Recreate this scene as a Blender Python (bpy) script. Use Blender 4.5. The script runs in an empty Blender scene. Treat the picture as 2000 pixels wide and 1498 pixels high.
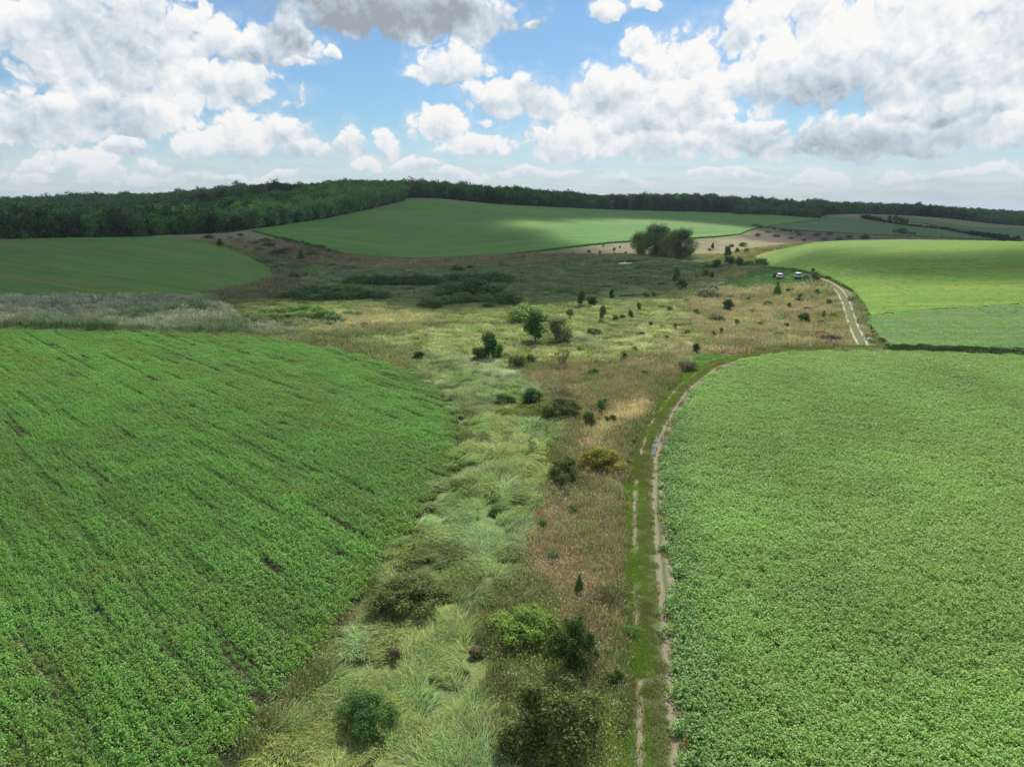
import bpy, math, random
import numpy as np
from math import radians as R

# ------------------------------------------------------------------ camera
SC = bpy.context.scene
F_PX, CX, CY, CAM_H = 1388.0, 1000.0, 749.0, 21.0
PITCH = math.atan((749 - 400) / F_PX)
cd = bpy.data.cameras.new('camera')
cam = bpy.data.objects.new('camera', cd)
SC.collection.objects.link(cam)
cam.location = (0, 0, CAM_H)
cam.rotation_euler = (math.pi / 2 - PITCH, 0, 0)
cd.sensor_width = 36
cd.lens = 36 * F_PX / 2000
cd.clip_start, cd.clip_end = 0.5, 30000
SC.camera = cam
SUN_EL, SUN_AZ = R(50), R(14)          # azimuth clockwise from +Y
SUN_DIR = np.array([math.sin(SUN_AZ) * math.cos(SUN_EL), math.cos(SUN_AZ) * math.cos(SUN_EL), math.sin(SUN_EL)])
sd = bpy.data.lights.new('sun', 'SUN')
sd.energy, sd.angle, sd.color = 5.0, R(0.53), (1.0, 0.955, 0.88)
so = bpy.data.objects.new('sun', sd)
SC.collection.objects.link(so)
so.rotation_euler = (math.pi / 2 - SUN_EL, 0, math.pi - SUN_AZ)
SC.view_settings.view_transform = 'Standard'
SC.view_settings.look = 'None'
SC.view_settings.exposure = 0.0
SC.view_settings.gamma = 1
SC.cycles.use_denoising = True
SC.cycles.max_bounces = 6
SC.cycles.diffuse_bounces = 3
SC.cycles.transmission_bounces = 4
SC.cycles.transparent_max_bounces = 12
SC.cycles.volume_bounces = 0
SC.cycles.caustics_reflective = SC.cycles.caustics_refractive = False


def pix_dir(px, py):
    """pixel of the 2000 x 1498 frame -> azimuth and slope of its ray"""
    px = np.asarray(px, float); py = np.asarray(py, float)
    a = (px - CX) / F_PX; k = (CY - py) / F_PX
    x = a; y = math.cos(PITCH) + k * math.sin(PITCH); z = -math.sin(PITCH) + k * math.cos(PITCH)
    return np.arctan2(x, y), z / np.hypot(x, y)


def project(x, y, z):
    x = np.asarray(x, float); dz = np.asarray(z, float) - CAM_H
    zc = y * math.cos(PITCH) - dz * math.sin(PITCH)
    yc = y * math.sin(PITCH) + dz * math.cos(PITCH)
    zc = np.where(zc < 0.1, 0.1, zc)
    return CX + F_PX * x / zc, CY - F_PX * yc / zc, zc


# ------------------------------------------------------------------ node helpers
class NT:
    def __init__(self, tree):
        self.t = tree
    def n(self, kind, **kw):
        nd = self.t.nodes.new(kind)
        for k, v in kw.items():
            setattr(nd, k, v)
        return nd
    def put(self, sock, v):
        if isinstance(v, bpy.types.NodeSocket):
            self.t.links.new(v, sock)
        elif v is not None:
            if sock.type == 'RGBA' and len(v) == 3:
                v = (*v, 1)
            sock.default_value = v
    def m(self, op, a, b=None, c=None, clamp=False):
        nd = self.n('ShaderNodeMath', operation=op, use_clamp=clamp)
        for i, v in enumerate((a, b, c)):
            if v is not None:
                self.put(nd.inputs[i], v)
        return nd.outputs[0]
    def vm(self, op, a, b=None, scale=None):
        nd = self.n('ShaderNodeVectorMath', operation=op)
        self.put(nd.inputs[0], a)
        if b is not None:
            self.put(nd.inputs[1], b)
        if scale is not None:
            self.put(nd.inputs['Scale'], scale)
        return nd.outputs['Value'] if op in ('LENGTH', 'DOT_PRODUCT', 'DISTANCE') else nd.outputs[0]
    def comb(self, x, y, z=0.0):
        nd = self.n('ShaderNodeCombineXYZ')
        for i, v in enumerate((x, y, z)):
            self.put(nd.inputs[i], v)
        return nd.outputs[0]
    def sep(self, v):
        nd = self.n('ShaderNodeSeparateXYZ'); self.put(nd.inputs[0], v)
        return nd.outputs
    def noise(self, vec, scale, detail=4.0, rough=0.5, out=0, dims='3D', distortion=0.0):
        nd = self.n('ShaderNodeTexNoise', noise_dimensions=dims)
        self.put(nd.inputs['Vector'], vec)
        nd.inputs['Scale'].default_value = scale
        nd.inputs['Detail'].default_value = detail
        nd.inputs['Roughness'].default_value = rough
        nd.inputs['Distortion'].default_value = distortion
        return nd.outputs[out]
    def rng(self, v, a, b, c=0.0, d=1.0, smooth=False):
        nd = self.n('ShaderNodeMapRange', interpolation_type='SMOOTHSTEP' if smooth else 'LINEAR')
        for i, x in enumerate((v, a, b, c, d)):
            self.put(nd.inputs[i], x)
        return nd.outputs[0]
    def mix(self, f, a, b, mode='MIX'):
        nd = self.n('ShaderNodeMix', data_type='RGBA', blend_type=mode, clamp_factor=True)
        self.put(nd.inputs[0], f); self.put(nd.inputs[6], a); self.put(nd.inputs[7], b)
        return nd.outputs[2]


# ------------------------------------------------------------------ sky with cumulus
def azel(px, py):
    a, s = pix_dir(px, py)
    return float(a), math.atan(float(s))


def build_world():
    w = bpy.data.worlds.new('World'); SC.world = w; w.use_nodes = True
    t = w.node_tree; t.nodes.clear(); N = NT(t)
    K = 10.0
    # (px, py, half width, height above, height below)
    blobs = [
        (190, 85, 190, 140, 90), (330, 60, 110, 60, 60), (330, 165, 140, 60, 55),
        (480, 92, 125, 50, 42), (572, 92, 52, 62, 40), (470, 180, 100, 50, 32), (250, 215, 110, 60, 50),
        (50, 250, 75, 55, 32), (130, 235, 90, 50, 36), (500, 268, 115, 46, 40), (580, 125, 35, 14, 12), (595, 290, 62, 22, 16),
        (760, 22, 235, 60, 52), (900, 40, 78, 60, 46), (640, -5, 120, 40, 40),
        (890, 132, 88, 44, 28), (985, 195, 105, 42, 36), (1050, 215, 45, 60, 30),
        (860, 262, 58, 50, 28), (935, 292, 85, 30, 16), (945, 238, 22, 9, 8),
        (1240, 92, 28, 26, 20), (1320, 120, 85, 52, 60), (1180, 200, 100, 75, 60), (1270, 230, 150, 100, 70), (1110, 285, 110, 45, 26),
        (1370, 195, 55, 70, 55), (1450, 262, 110, 32, 36), (1290, 300, 160, 40, 16), (1520, 240, 40, 16, 20),
        (1700, 80, 290, 130, 120), (1900, 140, 170, 160, 95), (1600, 160, 210, 80, 55), (1440, 60, 50, 60, 40), (1900, 215, 170, 50, 26),
        (1740, 272, 240, 40, 36), (1980, 285, 50, 60, 22), (1540, 290, 60, 26, 18),
        (1038, 46, 20, 12, 12), (1182, 18, 34, 16, 20), (1262, 14, 44, 16, 12), (645, 108, 18, 10, 10),
        (150, 318, 72, 32, 18), (300, 352, 60, 14, 10), (420, 345, 70, 10, 8), (560, 340, 60, 10, 8), (900, 345, 70, 12, 8), (1060, 338, 80, 12, 8), (1240, 350, 80, 10, 8), (1420, 340, 90, 10, 8), (1620, 345, 90, 14, 8), (1800, 352, 90, 12, 8), (1960, 345, 60, 16, 8), (30, 350, 50, 12, 8), (205, 338, 50, 22, 16), (245, 292, 44, 16, 14), (385, 292, 58, 28, 18), (75, 330, 50, 12, 10),
        (680, 275, 24, 40, 50), (705, 330, 30, 30, 16), (755, 288, 36, 30, 26), (800, 325, 60, 16, 12), (310, 330, 40, 20, 12),
    ]
    g = bpy.data.node_groups.new('billows', 'ShaderNodeTree')
    g.interface.new_socket('q', in_out='INPUT', socket_type='NodeSocketVector')
    g.interface.new_socket('f', in_out='OUTPUT', socket_type='NodeSocketFloat')
    G = NT(g); gi = G.n('NodeGroupInput'); go = G.n('NodeGroupOutput'); q0 = gi.outputs[0]
    wv = G.noise(q0, 4.0, 2, 0.5, 1, '2D')
    qb = G.vm('ADD', q0, G.vm('SCALE', G.vm('SUBTRACT', wv, (0.5, 0.5, 0.5)), scale=0.35))
    nd = G.n('ShaderNodeTexVoronoi', voronoi_dimensions='2D', feature='F1')
    G.put(nd.inputs['Vector'], qb); nd.inputs['Scale'].default_value = 2.3
    nd.inputs['Detail'].default_value = 2.6; nd.inputs['Roughness'].default_value = 0.6
    bil = G.m('SUBTRACT', 0.42, nd.outputs['Distance'])
    bil2 = G.m('SUBTRACT', G.noise(q0, 1.9, 6, 0.55, 0, '2D'), 0.5)
    g.links.new(G.m('ADD', G.m('MULTIPLY', bil, 0.75), G.m('MULTIPLY', bil2, 0.7)), go.inputs[0])

    tc = N.n('ShaderNodeTexCoord'); d = tc.outputs['Generated']
    dx, dy, dz = N.sep(d)
    az = N.m('MULTIPLY', N.m('ARCTAN2', dx, dy), K)
    el = N.m('MULTIPLY', N.m('ARCSINE', dz), K)
    q = N.comb(az, el, 0.0)
    w1 = N.noise(q, 1.2, 4, 0.55, 1, '2D')
    qx, qy, _ = N.sep(N.vm('ADD', q, N.vm('SCALE', N.vm('SUBTRACT', w1, (0.5, 0.5, 0.5)), scale=0.5)))
    acc = hh = None
    for (bx, by, rx, ru, rd) in blobs:
        a0, e0 = azel(bx, by); rs = K / F_PX; rx *= 1.06; ru *= 1.06; rd *= 1.02
        bxn = N.m('MULTIPLY_ADD', qx, 1 / (rx * rs), -a0 * K / (rx * rs))
        up = N.m('MULTIPLY_ADD', qy, 1 / (ru * rs), -e0 * K / (ru * rs))
        dn = N.m('MULTIPLY_ADD', qy, -1 / (rd * rs), e0 * K / (rd * rs))
        du = N.m('MAXIMUM', up, dn)
        v = N.m('MULTIPLY_ADD', bxn, bxn, N.m('MULTIPLY', du, du))
        if acc is None:
            acc, hh = v, up
        else:
            t_ = N.m('MULTIPLY_ADD', N.m('SUBTRACT', acc, v), 2.2, 0.5, clamp=True)
            hh = N.m('MULTIPLY_ADD', t_, N.m('SUBTRACT', up, hh), hh)
            acc = N.m('SMOOTH_MIN', acc, v, 0.25)
    acc = N.m('MULTIPLY', N.m('SUBTRACT', 1.0, N.m('MINIMUM', acc, 3.0)), 1.0)
    def bilw(v):
        nd = N.n('ShaderNodeGroup'); nd.node_tree = g; N.put(nd.inputs[0], v); return nd.outputs[0]
    b0 = bilw(q); b1 = bilw(N.vm('ADD', q, (0.05, 0.13, 0.0)))
    f0 = N.m('ADD', acc, b0)
    # away from the photographed part of the sky: broken clouds all around
    other = N.m('MULTIPLY', N.m('SUBTRACT', N.noise(N.vm('MULTIPLY', d, (1, 1, 2.5)), 2.2, 4, 0.6), 0.575), 3.0)
    side = N.m('MAXIMUM', N.rng(N.m('ABSOLUTE', az), 6.6, 8.0), N.rng(el, 2.6, 3.4))
    f0 = N.m('MAXIMUM', f0, N.m('ADD', other, N.rng(side, 0, 1, -3.0, 0.0)))
    cov = N.rng(f0, -0.26, 0.18, smooth=True)
    veil = N.m('MULTIPLY', N.rng(f0, -0.9, 0.1, smooth=True), N.rng(N.noise(N.comb(N.m('MULTIPLY', az, 0.7), N.m('MULTIPLY', el, 1.8)), 2.0, 4), 0.35, 0.75, 0.0, 0.5))
    cov = N.m('MAXIMUM', cov, veil)
    lit = N.m('ADD', N.m('MULTIPLY', N.m('SUBTRACT', b0, b1), 0.62), N.m('MULTIPLY_ADD', N.rng(hh, -0.9, 0.75, 0.0, 1.0), 0.92, -0.06))
    thick = N.rng(f0, 0.3, 1.3, 0.0, 0.20)
    gx, gy, _ = N.sep(N.vm('ADD', q, N.vm('SCALE', N.vm('SUBTRACT', N.noise(q, 1.6, 5, 0.6, 1, '2D'), (0.5, 0.5, 0.5)), scale=0.9)))
    dark = None
    for (bx, by, rx, ry, s) in [(740, 22, 270, 60, 0.72), (1590, 172, 200, 46, 0.28), (200, 30, 120, 45, 0.25), (150, 245, 110, 40, 0.35),
                                (1740, 272, 230, 42, 0.40), (1300, 285, 130, 30, 0.2)]:
        a0, e0 = azel(bx, by); rs = K / F_PX
        ddx = N.m('MULTIPLY_ADD', gx, 1 / (rx * rs), -a0 * K / (rx * rs)); ddy = N.m('MULTIPLY_ADD', gy, 1 / (ry * rs), -e0 * K / (ry * rs))
        v = N.rng(N.m('MULTIPLY_ADD', ddx, ddx, N.m('MULTIPLY', ddy, ddy)), 1.6, 0.1, 0.0, s, smooth=True)
        dark = v if dark is None else N.m('MAXIMUM', dark, v)
    shade = N.m('SUBTRACT', N.m('SUBTRACT', lit, thick), dark)
    shade = N.m('ADD', shade, N.m('MULTIPLY', N.m('SUBTRACT', N.noise(q, 0.9, 4, 0.5, 0, '2D'), 0.48), 1.2))
    shade = N.rng(shade, -0.46, 0.70, 0.0, 1.0, smooth=False)
    ccol = N.n('ShaderNodeValToRGB')
    N.put(ccol.inputs[0], shade)
    e = ccol.color_ramp.elements
    e[0].position, e[0].color = 0.0, (0.36, 0.40, 0.45, 1)
    e[1].position, e[1].color = 1.0, (0.98, 0.97, 0.96, 1)
    for p, c in ((0.3, (0.50, 0.585, 0.67, 1)), (0.55, (0.66, 0.74, 0.805, 1)), (0.8, (0.86, 0.89, 0.91, 1))):
        x_ = e.new(p); x_.color = c
    sky = N.n('ShaderNodeTexSky', sky_type='NISHITA')
    sky.sun_disc = False
    sky.sun_elevation, sky.sun_rotation = SUN_EL, SUN_AZ
    sky.air_density, sky.dust_density, sky.ozone_density = 1.0, 0.6, 2.2
    skyc = N.mix(1.0, sky.outputs[0], (0.064, 0.086, 0.101), 'MULTIPLY')
    # low haze with flat streaks of distant cloud
    hz = N.rng(el, 1.15, 0.0, 0.0, 1.0, smooth=True)
    streak = N.noise(N.comb(N.m('MULTIPLY', az, 0.6), N.m('MULTIPLY', el, 5.0)), 2.4, 6, 0.6)
    hcol = N.mix(N.rng(streak, 0.38, 0.64), (0.69, 0.79, 0.88), (0.86, 0.90, 0.93))
    c = N.mix(N.m('MULTIPLY', hz, 0.72), skyc, hcol)
    ccc = N.mix(N.m('MULTIPLY', hz, 0.5), ccol.outputs[0], (0.72, 0.80, 0.87))
    c = N.mix(N.m('MULTIPLY', cov, N.rng(el, 0.0, 0.5, 0.4, 1.0)), c, ccc)
    c = N.mix(N.rng(el, 0.06, 0.0), c, (0.72, 0.80, 0.87))
    bg = N.n('ShaderNodeBackground'); N.put(bg.inputs[0], c); bg.inputs[1].default_value = 1.0
    out = N.n('ShaderNodeOutputWorld'); t.links.new(bg.outputs[0], out.inputs[0])
    w.cycles.sampling_method = 'MANUAL'
    w.cycles.sample_map_resolution = 512


build_world()

# ------------------------------------------------------------------ numeric helpers
RS = np.random.RandomState(7)


def _hash(ix, iy, seed):
    h = (ix.astype(np.int64) * 374761393 + iy.astype(np.int64) * 668265263 + seed * 1442695041) & 0xffffffff
    h = ((h ^ (h >> 13)) * 1274126177) & 0xffffffff
    return ((h ^ (h >> 16)) & 0xffff) / 65535.0


def vnoise(x, y, s, seed=0):
    x = np.asarray(x, float) / s; y = np.asarray(y, float) / s
    ix = np.floor(x); iy = np.floor(y); fx = x - ix; fy = y - iy
    fx = fx * fx * (3 - 2 * fx); fy = fy * fy * (3 - 2 * fy)
    a = _hash(ix, iy, seed); b = _hash(ix + 1, iy, seed); c = _hash(ix, iy + 1, seed); d = _hash(ix + 1, iy + 1, seed)
    return (a + (b - a) * fx) * (1 - fy) + (c + (d - c) * fx) * fy


def fbm(x, y, s, seed=0, o=4):
    r = 0; a = 0.5; n = 0
    for i in range(o):
        r = r + a * vnoise(x, y, s / 2 ** i, seed + i * 17); n += a; a *= 0.55
    return r / n


def sstep(v, a, b):
    t = np.clip((v - a) / (b - a), 0, 1)
    return t * t * (3 - 2 * t)


def pchip(xk, yk, x):
    xk = np.asarray(xk, float); yk = np.asarray(yk, float)
    h = np.diff(xk); dl = np.diff(yk, axis=0) / (h if yk.ndim == 1 else h[:, None])
    m = np.zeros_like(yk)
    m[1:-1] = np.where(dl[:-1] * dl[1:] > 0, 2 * dl[:-1] * dl[1:] / np.where(np.abs(dl[:-1] + dl[1:]) < 1e-12, 1, dl[:-1] + dl[1:]), 0)
    m[0] = dl[0]; m[-1] = dl[-1]
    x = np.clip(x, xk[0], xk[-1]); i = np.clip(np.searchsorted(xk, x) - 1, 0, len(xk) - 2)
    t = (x - xk[i]) / h[i]; hh = h[i]
    if yk.ndim > 1:
        t = t[:, None]; hh = hh[:, None]
    return ((1 + 2 * t) * (1 - t) ** 2 * yk[i] + t * (1 - t) ** 2 * hh * m[i] + t * t * (3 - 2 * t) * yk[i + 1] + t * t * (t - 1) * hh * m[i + 1])


def inside(poly, x, y):
    res = np.zeros(np.shape(x), bool)
    n = len(poly)
    for i in range(n):
        x1, y1 = poly[i]; x2, y2 = poly[(i + 1) % n]
        if y1 == y2:
            continue
        c = ((y1 > y) != (y2 > y)) & (x < (x2 - x1) * (y - y1) / (y2 - y1) + x1)
        res ^= c
    return res


def seg_dist(poly, x, y, closed=True):
    """distance to a polyline and the signed side / position of the nearest point"""
    best = np.full(np.shape(x), 1e9); side = np.zeros(np.shape(x)); pos = np.zeros(np.shape(x)); acc = 0.0
    n = len(poly)
    for i in range(n if closed else n - 1):
        x1, y1 = poly[i]; x2, y2 = poly[(i + 1) % n]
        dx, dy = x2 - x1, y2 - y1; L = math.hypot(dx, dy) or 1e-6
        t = np.clip(((x - x1) * dx + (y - y1) * dy) / (L * L), 0, 1)
        d = np.hypot(x - x1 - t * dx, y - y1 - t * dy)
        s = np.sign((x - x1) * dy - (y - y1) * dx)
        c = d < best
        best = np.where(c, d, best); side = np.where(c, s, side); pos = np.where(c, acc + t * L, pos); acc += L
    return best, side, pos


# ------------------------------------------------------------------ terrain
# columns: reference pixel column, then (distance, 'p', pixel row) or (distance, 'z', height)
COLS = [
    (-900, [(160, 'z', 0), (330, 'z', 6), (500, 'z', 6), (800, 'z', 10), (1500, 'z', 8)]),
    (-300, [(165, 'z', 0), (330, 'z', 6.5), (480, 'z', 5.5), (800, 'z', 11.5), (1500, 'z', 8)]),
    (0, [(165, 'z', 0), (240, 'z', 3.2), (330, 'p', 468), (480, 'z', 6), (800, 'z', 14.5), (1500, 'z', 10)]),
    (250, [(165, 'z', 0), (240, 'z', 3.0), (330, 'p', 463), (450, 'z', 7), (750, 'z', 18.5), (1500, 'z', 12)]),
    (430, [(200, 'z', 0), (300, 'p', 475), (350, 'p', 455), (480, 'z', 11), (700, 'z', 22), (1500, 'z', 15)]),
    (500, [(215, 'z', 0), (270, 'p', 500), (320, 'p', 465), (352, 'p', 448), (500, 'z', 14), (660, 'z', 24), (1500, 'z', 16)]),
    (600, [(240, 'z', 0), (285, 'p', 485), (385, 'p', 434), (520, 'z', 20), (660, 'z', 26), (1500, 'z', 16)]),
    (700, [(265, 'z', 0), (288, 'p', 500), (430, 'p', 414), (540, 'z', 24), (660, 'z', 29), (1500, 'z', 20)]),
    (800, [(270, 'z', 0), (292, 'p', 504), (400, 'p', 437), (520, 'p', 391), (570, 'z', 27), (900, 'z', 25), (1500, 'z', 18)]),
    (1000, [(275, 'z', 0), (297, 'p', 498), (420, 'p', 432), (570, 'p', 402), (640, 'z', 23), (900, 'z', 22), (1500, 'z', 16)]),
    (1200, [(290, 'z', 0.2), (345, 'p', 474), (480, 'p', 432), (615, 'p', 411), (680, 'z', 19.5), (900, 'z', 19), (1500, 'z', 12)]),
    (1400, [(300, 'z', 0.3), (395, 'p', 461), (520, 'p', 434), (650, 'p', 415), (740, 'z', 17), (1000, 'z', 16), (1500, 'z', 8)]),
    (1500, [(265, 'z', 0.4), (300, 'p', 487), (360, 'z', 2.0), (430, 'p', 458), (550, 'p', 436), (660, 'p', 418), (780, 'z', 14.8), (1000, 'z', 14), (1500, 'z', 4)]),
    (1600, [(140, 'z', 0), (200, 'z', 1.2), (300, 'p', 478), (360, 'z', 2.4), (430, 'p', 465), (560, 'p', 440), (700, 'p', 421), (820, 'z', 13.3), (1100, 'z', 12), (1500, 'z', 3)]),
    (1700, [(115, 'z', 0), (200, 'z', 2.8), (295, 'p', 473), (365, 'z', 2.5), (440, 'p', 467), (560, 'p', 445), (650, 'p', 429), (800, 'p', 419), (950, 'z', 12.2), (1300, 'z', 11), (1800, 'z', -4)]),
    (1800, [(110, 'z', 0), (200, 'z', 3.4), (290, 'p', 473), (370, 'z', 2.4), (450, 'p', 470), (640, 'p', 441), (800, 'p', 426), (1000, 'z', 10.5), (1300, 'z', 9), (1900, 'z', -6)]),
    (2000, [(110, 'z', 0), (200, 'z', 3.4), (290, 'p', 476.5), (380, 'z', 0.5), (480, 'p', 474), (700, 'p', 455), (900, 'p', 443), (1200, 'z', 1.5), (1500, 'z', 1), (2200, 'z', -8)]),
    (2400, [(110, 'z', 0), (200, 'z', 3.0), (290, 'z', 5.0), (400, 'z', -2), (600, 'z', -4), (900, 'z', -4), (1400, 'z', -5), (2200, 'z', -10)]),
    (3200, [(110, 'z', 0), (200, 'z', 2.0), (290, 'z', 3.0), (400, 'z', -3), (900, 'z', -5), (2200, 'z', -10)]),
]
LR = np.linspace(math.log(3), math.log(12000), 700)
AZT = np.linspace(-1.7, 1.7, 1400)
_ka, _kh = [], []
for px, lst in COLS:
    az = float(pix_dir(px, 450)[0]); rr = [3, 60, 100]; zz = [0, 0, 0]
    for (r_, kind, v) in lst:
        if kind == 'p':
            k = (CY - v) / F_PX
            v = CAM_H + r_ * math.cos(az) * math.tan(math.atan(k) - PITCH)
        rr.append(r_); zz.append(v)
    rr += [4000, 12000]; zz += [-14, -30]
    _ka.append(az); _kh.append(pchip(np.log(rr), zz, LR))
TAB = pchip(np.array(_ka), np.array(_kh), AZT)          # azimuth x log distance


def height(x, y):
    x = np.asarray(x, float); y = np.asarray(y, float)
    az = np.arctan2(x, y); lr = np.log(np.maximum(np.hypot(x, y), 3.01))
    u = np.clip((az - AZT[0]) / (AZT[1] - AZT[0]), 0, len(AZT) - 1.001); v = np.clip((lr - LR[0]) / (LR[1] - LR[0]), 0, len(LR) - 1.001)
    i = u.astype(int); j = v.astype(int); fu = u - i; fv = v - j
    z = (TAB[i, j] * (1 - fu) + TAB[i + 1, j] * fu) * (1 - fv) + (TAB[i, j + 1] * (1 - fu) + TAB[i + 1, j + 1] * fu) * fv
    return z + 0.22 * (vnoise(x, y, 17, 3) - 0.5) + 0.12 * (vnoise(x, y, 5, 4) - 0.5)


_RR = np.exp(np.linspace(math.log(8), math.log(2600), 5200))


def ground_pt(px, py):
    """where the ray through a pixel of the frame meets the ground"""
    az, s = pix_dir(px, py); az = float(az); s = float(s)
    h = height(_RR * math.sin(az), _RR * math.cos(az)); ray = CAM_H + _RR * s
    k = np.nonzero(ray < h)[0]
    r = _RR[k[0]] if len(k) else _RR[-1]
    return r * math.sin(az), r * math.cos(az)


def wpoly(pts, step=40):
    out = []
    n = len(pts)
    for i in range(n):
        a, b = pts[i], pts[(i + 1) % n]
        m = max(1, int(math.hypot(b[0] - a[0], b[1] - a[1]) / step))
        for k in range(m):
            out.append(ground_pt(a[0] + (b[0] - a[0]) * k / m, a[1] + (b[1] - a[1]) * k / m))
    return out


def wline(pts, step=25):
    out = []
    for i in range(len(pts) - 1):
        a, b = pts[i], pts[i + 1]
        m = max(1, int(math.hypot(b[0] - a[0], b[1] - a[1]) / step))
        for k in range(m):
            out.append(ground_pt(a[0] + (b[0] - a[0]) * k / m, a[1] + (b[1] - a[1]) * k / m))
    out.append(ground_pt(*pts[-1]))
    return out


def smooth_line(p, it=2):
    for _ in range(it):
        q = [p[0]]
        for a, b in zip(p[:-1], p[1:]):
            q += [(a[0] * .75 + b[0] * .25, a[1] * .75 + b[1] * .25), (a[0] * .25 + b[0] * .75, a[1] * .25 + b[1] * .75)]
        q.append(p[-1]); p = q
    return p


# fields (outlines read off the frame, laid on the ground)
FIELD_NEAR_LEFT = wpoly([(-700, 640), (0, 646), (250, 651), (480, 658), (600, 674), (700, 695), (790, 722), (850, 756), (888, 800), (903, 850), (893, 905), (860, 960), (800, 1050), (740, 1130),
                         (690, 1200), (620, 1290), (560, 1345), (500, 1425), (455, 1500), (400, 1620), (-1200, 1620)])
FIELD_NEAR_RIGHT = wpoly([(1360, 1620), (1338, 1498), (1318, 1300), (1306, 1100), (1296, 950), (1300, 880), (1325, 802), (1375, 742), (1440, 708), (1500, 695), (1600, 689), (1720, 689), (1850, 692),
                          (2000, 698), (2600, 717), (3400, 1620)])
FIELD_RIGHT_LOW = wpoly([(1700, 624), (1850, 612), (2000, 602), (2600, 570), (3000, 712), (2000, 692), (1850, 687), (1742, 683), (1716, 668), (1700, 645)])
_hi = wline([(2600, 568), (2000, 600), (1850, 610), (1698, 622), (1688, 600), (1664, 570), (1620, 546), (1560, 530), (1500, 524), (1478, 515), (1474, 505), (1500, 495), (1560, 484)])
_a = [float(pix_dir(p, 470)[0]) for p in (1600, 1700, 1800, 2000, 2300, 2900)]
FIELD_RIGHT_HIGH = _hi + [(r * math.sin(a), r * math.cos(a)) for a, r in zip(_a, (310, 318, 325, 330, 330, 300))]
FIELD_FAR_LEFT = wpoly([(-500, 474), (-100, 471), (0, 470), (150, 467), (310, 465), (380, 472), (440, 484), (490, 506), (528, 527), (532, 540), (510, 552), (440, 568), (380, 579), (300, 584), (0, 586), (-500, 588)])
FIELD_MIDDLE = wpoly([(490, 452), (560, 441), (650, 428), (720, 414), (783, 403), (792, 392), (900, 397), (1000, 404), (1200, 413), (1430, 418), (1590, 420), (1600, 430), (1480, 446), (1445, 459), (1400, 464), (1300, 470), (1200, 475),
                      (1100, 486), (1000, 498), (900, 505), (780, 507), (700, 501), (650, 493), (600, 481), (540, 464)], 20)
FIELD_FAR_RIGHT = wpoly([(1600, 422), (1700, 432), (1830, 447), (1970, 471), (1880, 467), (1700, 459), (1600, 454), (1490, 445), (1600, 431)], 20)
FIELD_TOP_RIGHT = wpoly([(1690, 421), (1780, 426), (1900, 444), (2000, 447), (2400, 452), (2400, 482), (2000, 471), (1900, 453), (1800, 437), (1720, 429)], 20)
TRACK_LINE = smooth_line(wline([(1290, 1640), (1284, 1498), (1275, 1300), (1266, 1150), (1258, 1000), (1263, 900), (1284, 830), (1330, 763), (1390, 717), (1456, 697), (1560, 686), (1690, 679), (1730, 682)]))
TRACK_UP = smooth_line(wline([(1690, 684), (1682, 668), (1668, 640), (1660, 615), (1652, 590), (1640, 568), (1622, 555), (1598, 545)], 12))
POND = wpoly([(1196, 516), (1212, 512), (1232, 511), (1262, 512), (1270, 514), (1248, 517), (1222, 519)], 12)
PUDDLE = wpoly([(1283, 852), (1286, 862), (1281, 880), (1274, 896), (1270, 893), (1272, 878), (1277, 862)], 30)
TRACK_POLY_W = 1.9

# woods: front edge and depth by azimuth
WOOD = [(-700, 330, 620), (0, 332, 560), (290, 334, 500), (300, 345, 480), (480, 354, 420), (600, 388, 360), (700, 433, 320), (770, 500, 260), (786, 512, 250), (794, 545, 200), (1000, 585, 170), (1200, 628, 160),
        (1432, 655, 160), (1436, 620, 200), (1598, 640, 200), (1606, 715, 180), (1700, 815, 300), (1800, 850, 500), (2000, 930, 560), (2500, 1000, 600)]
WAZ = np.array([float(pix_dir(p, 420)[0]) for p, _, _ in WOOD]); WR = np.array([w[1] for w in WOOD], float); WD = np.array([w[2] for w in WOOD], float)


# ------------------------------------------------------------------ what grows where: colours of the valley floor, with shade painted in along the ditch
def C(r, g, b):
    return np.array([r, g, b])


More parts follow.
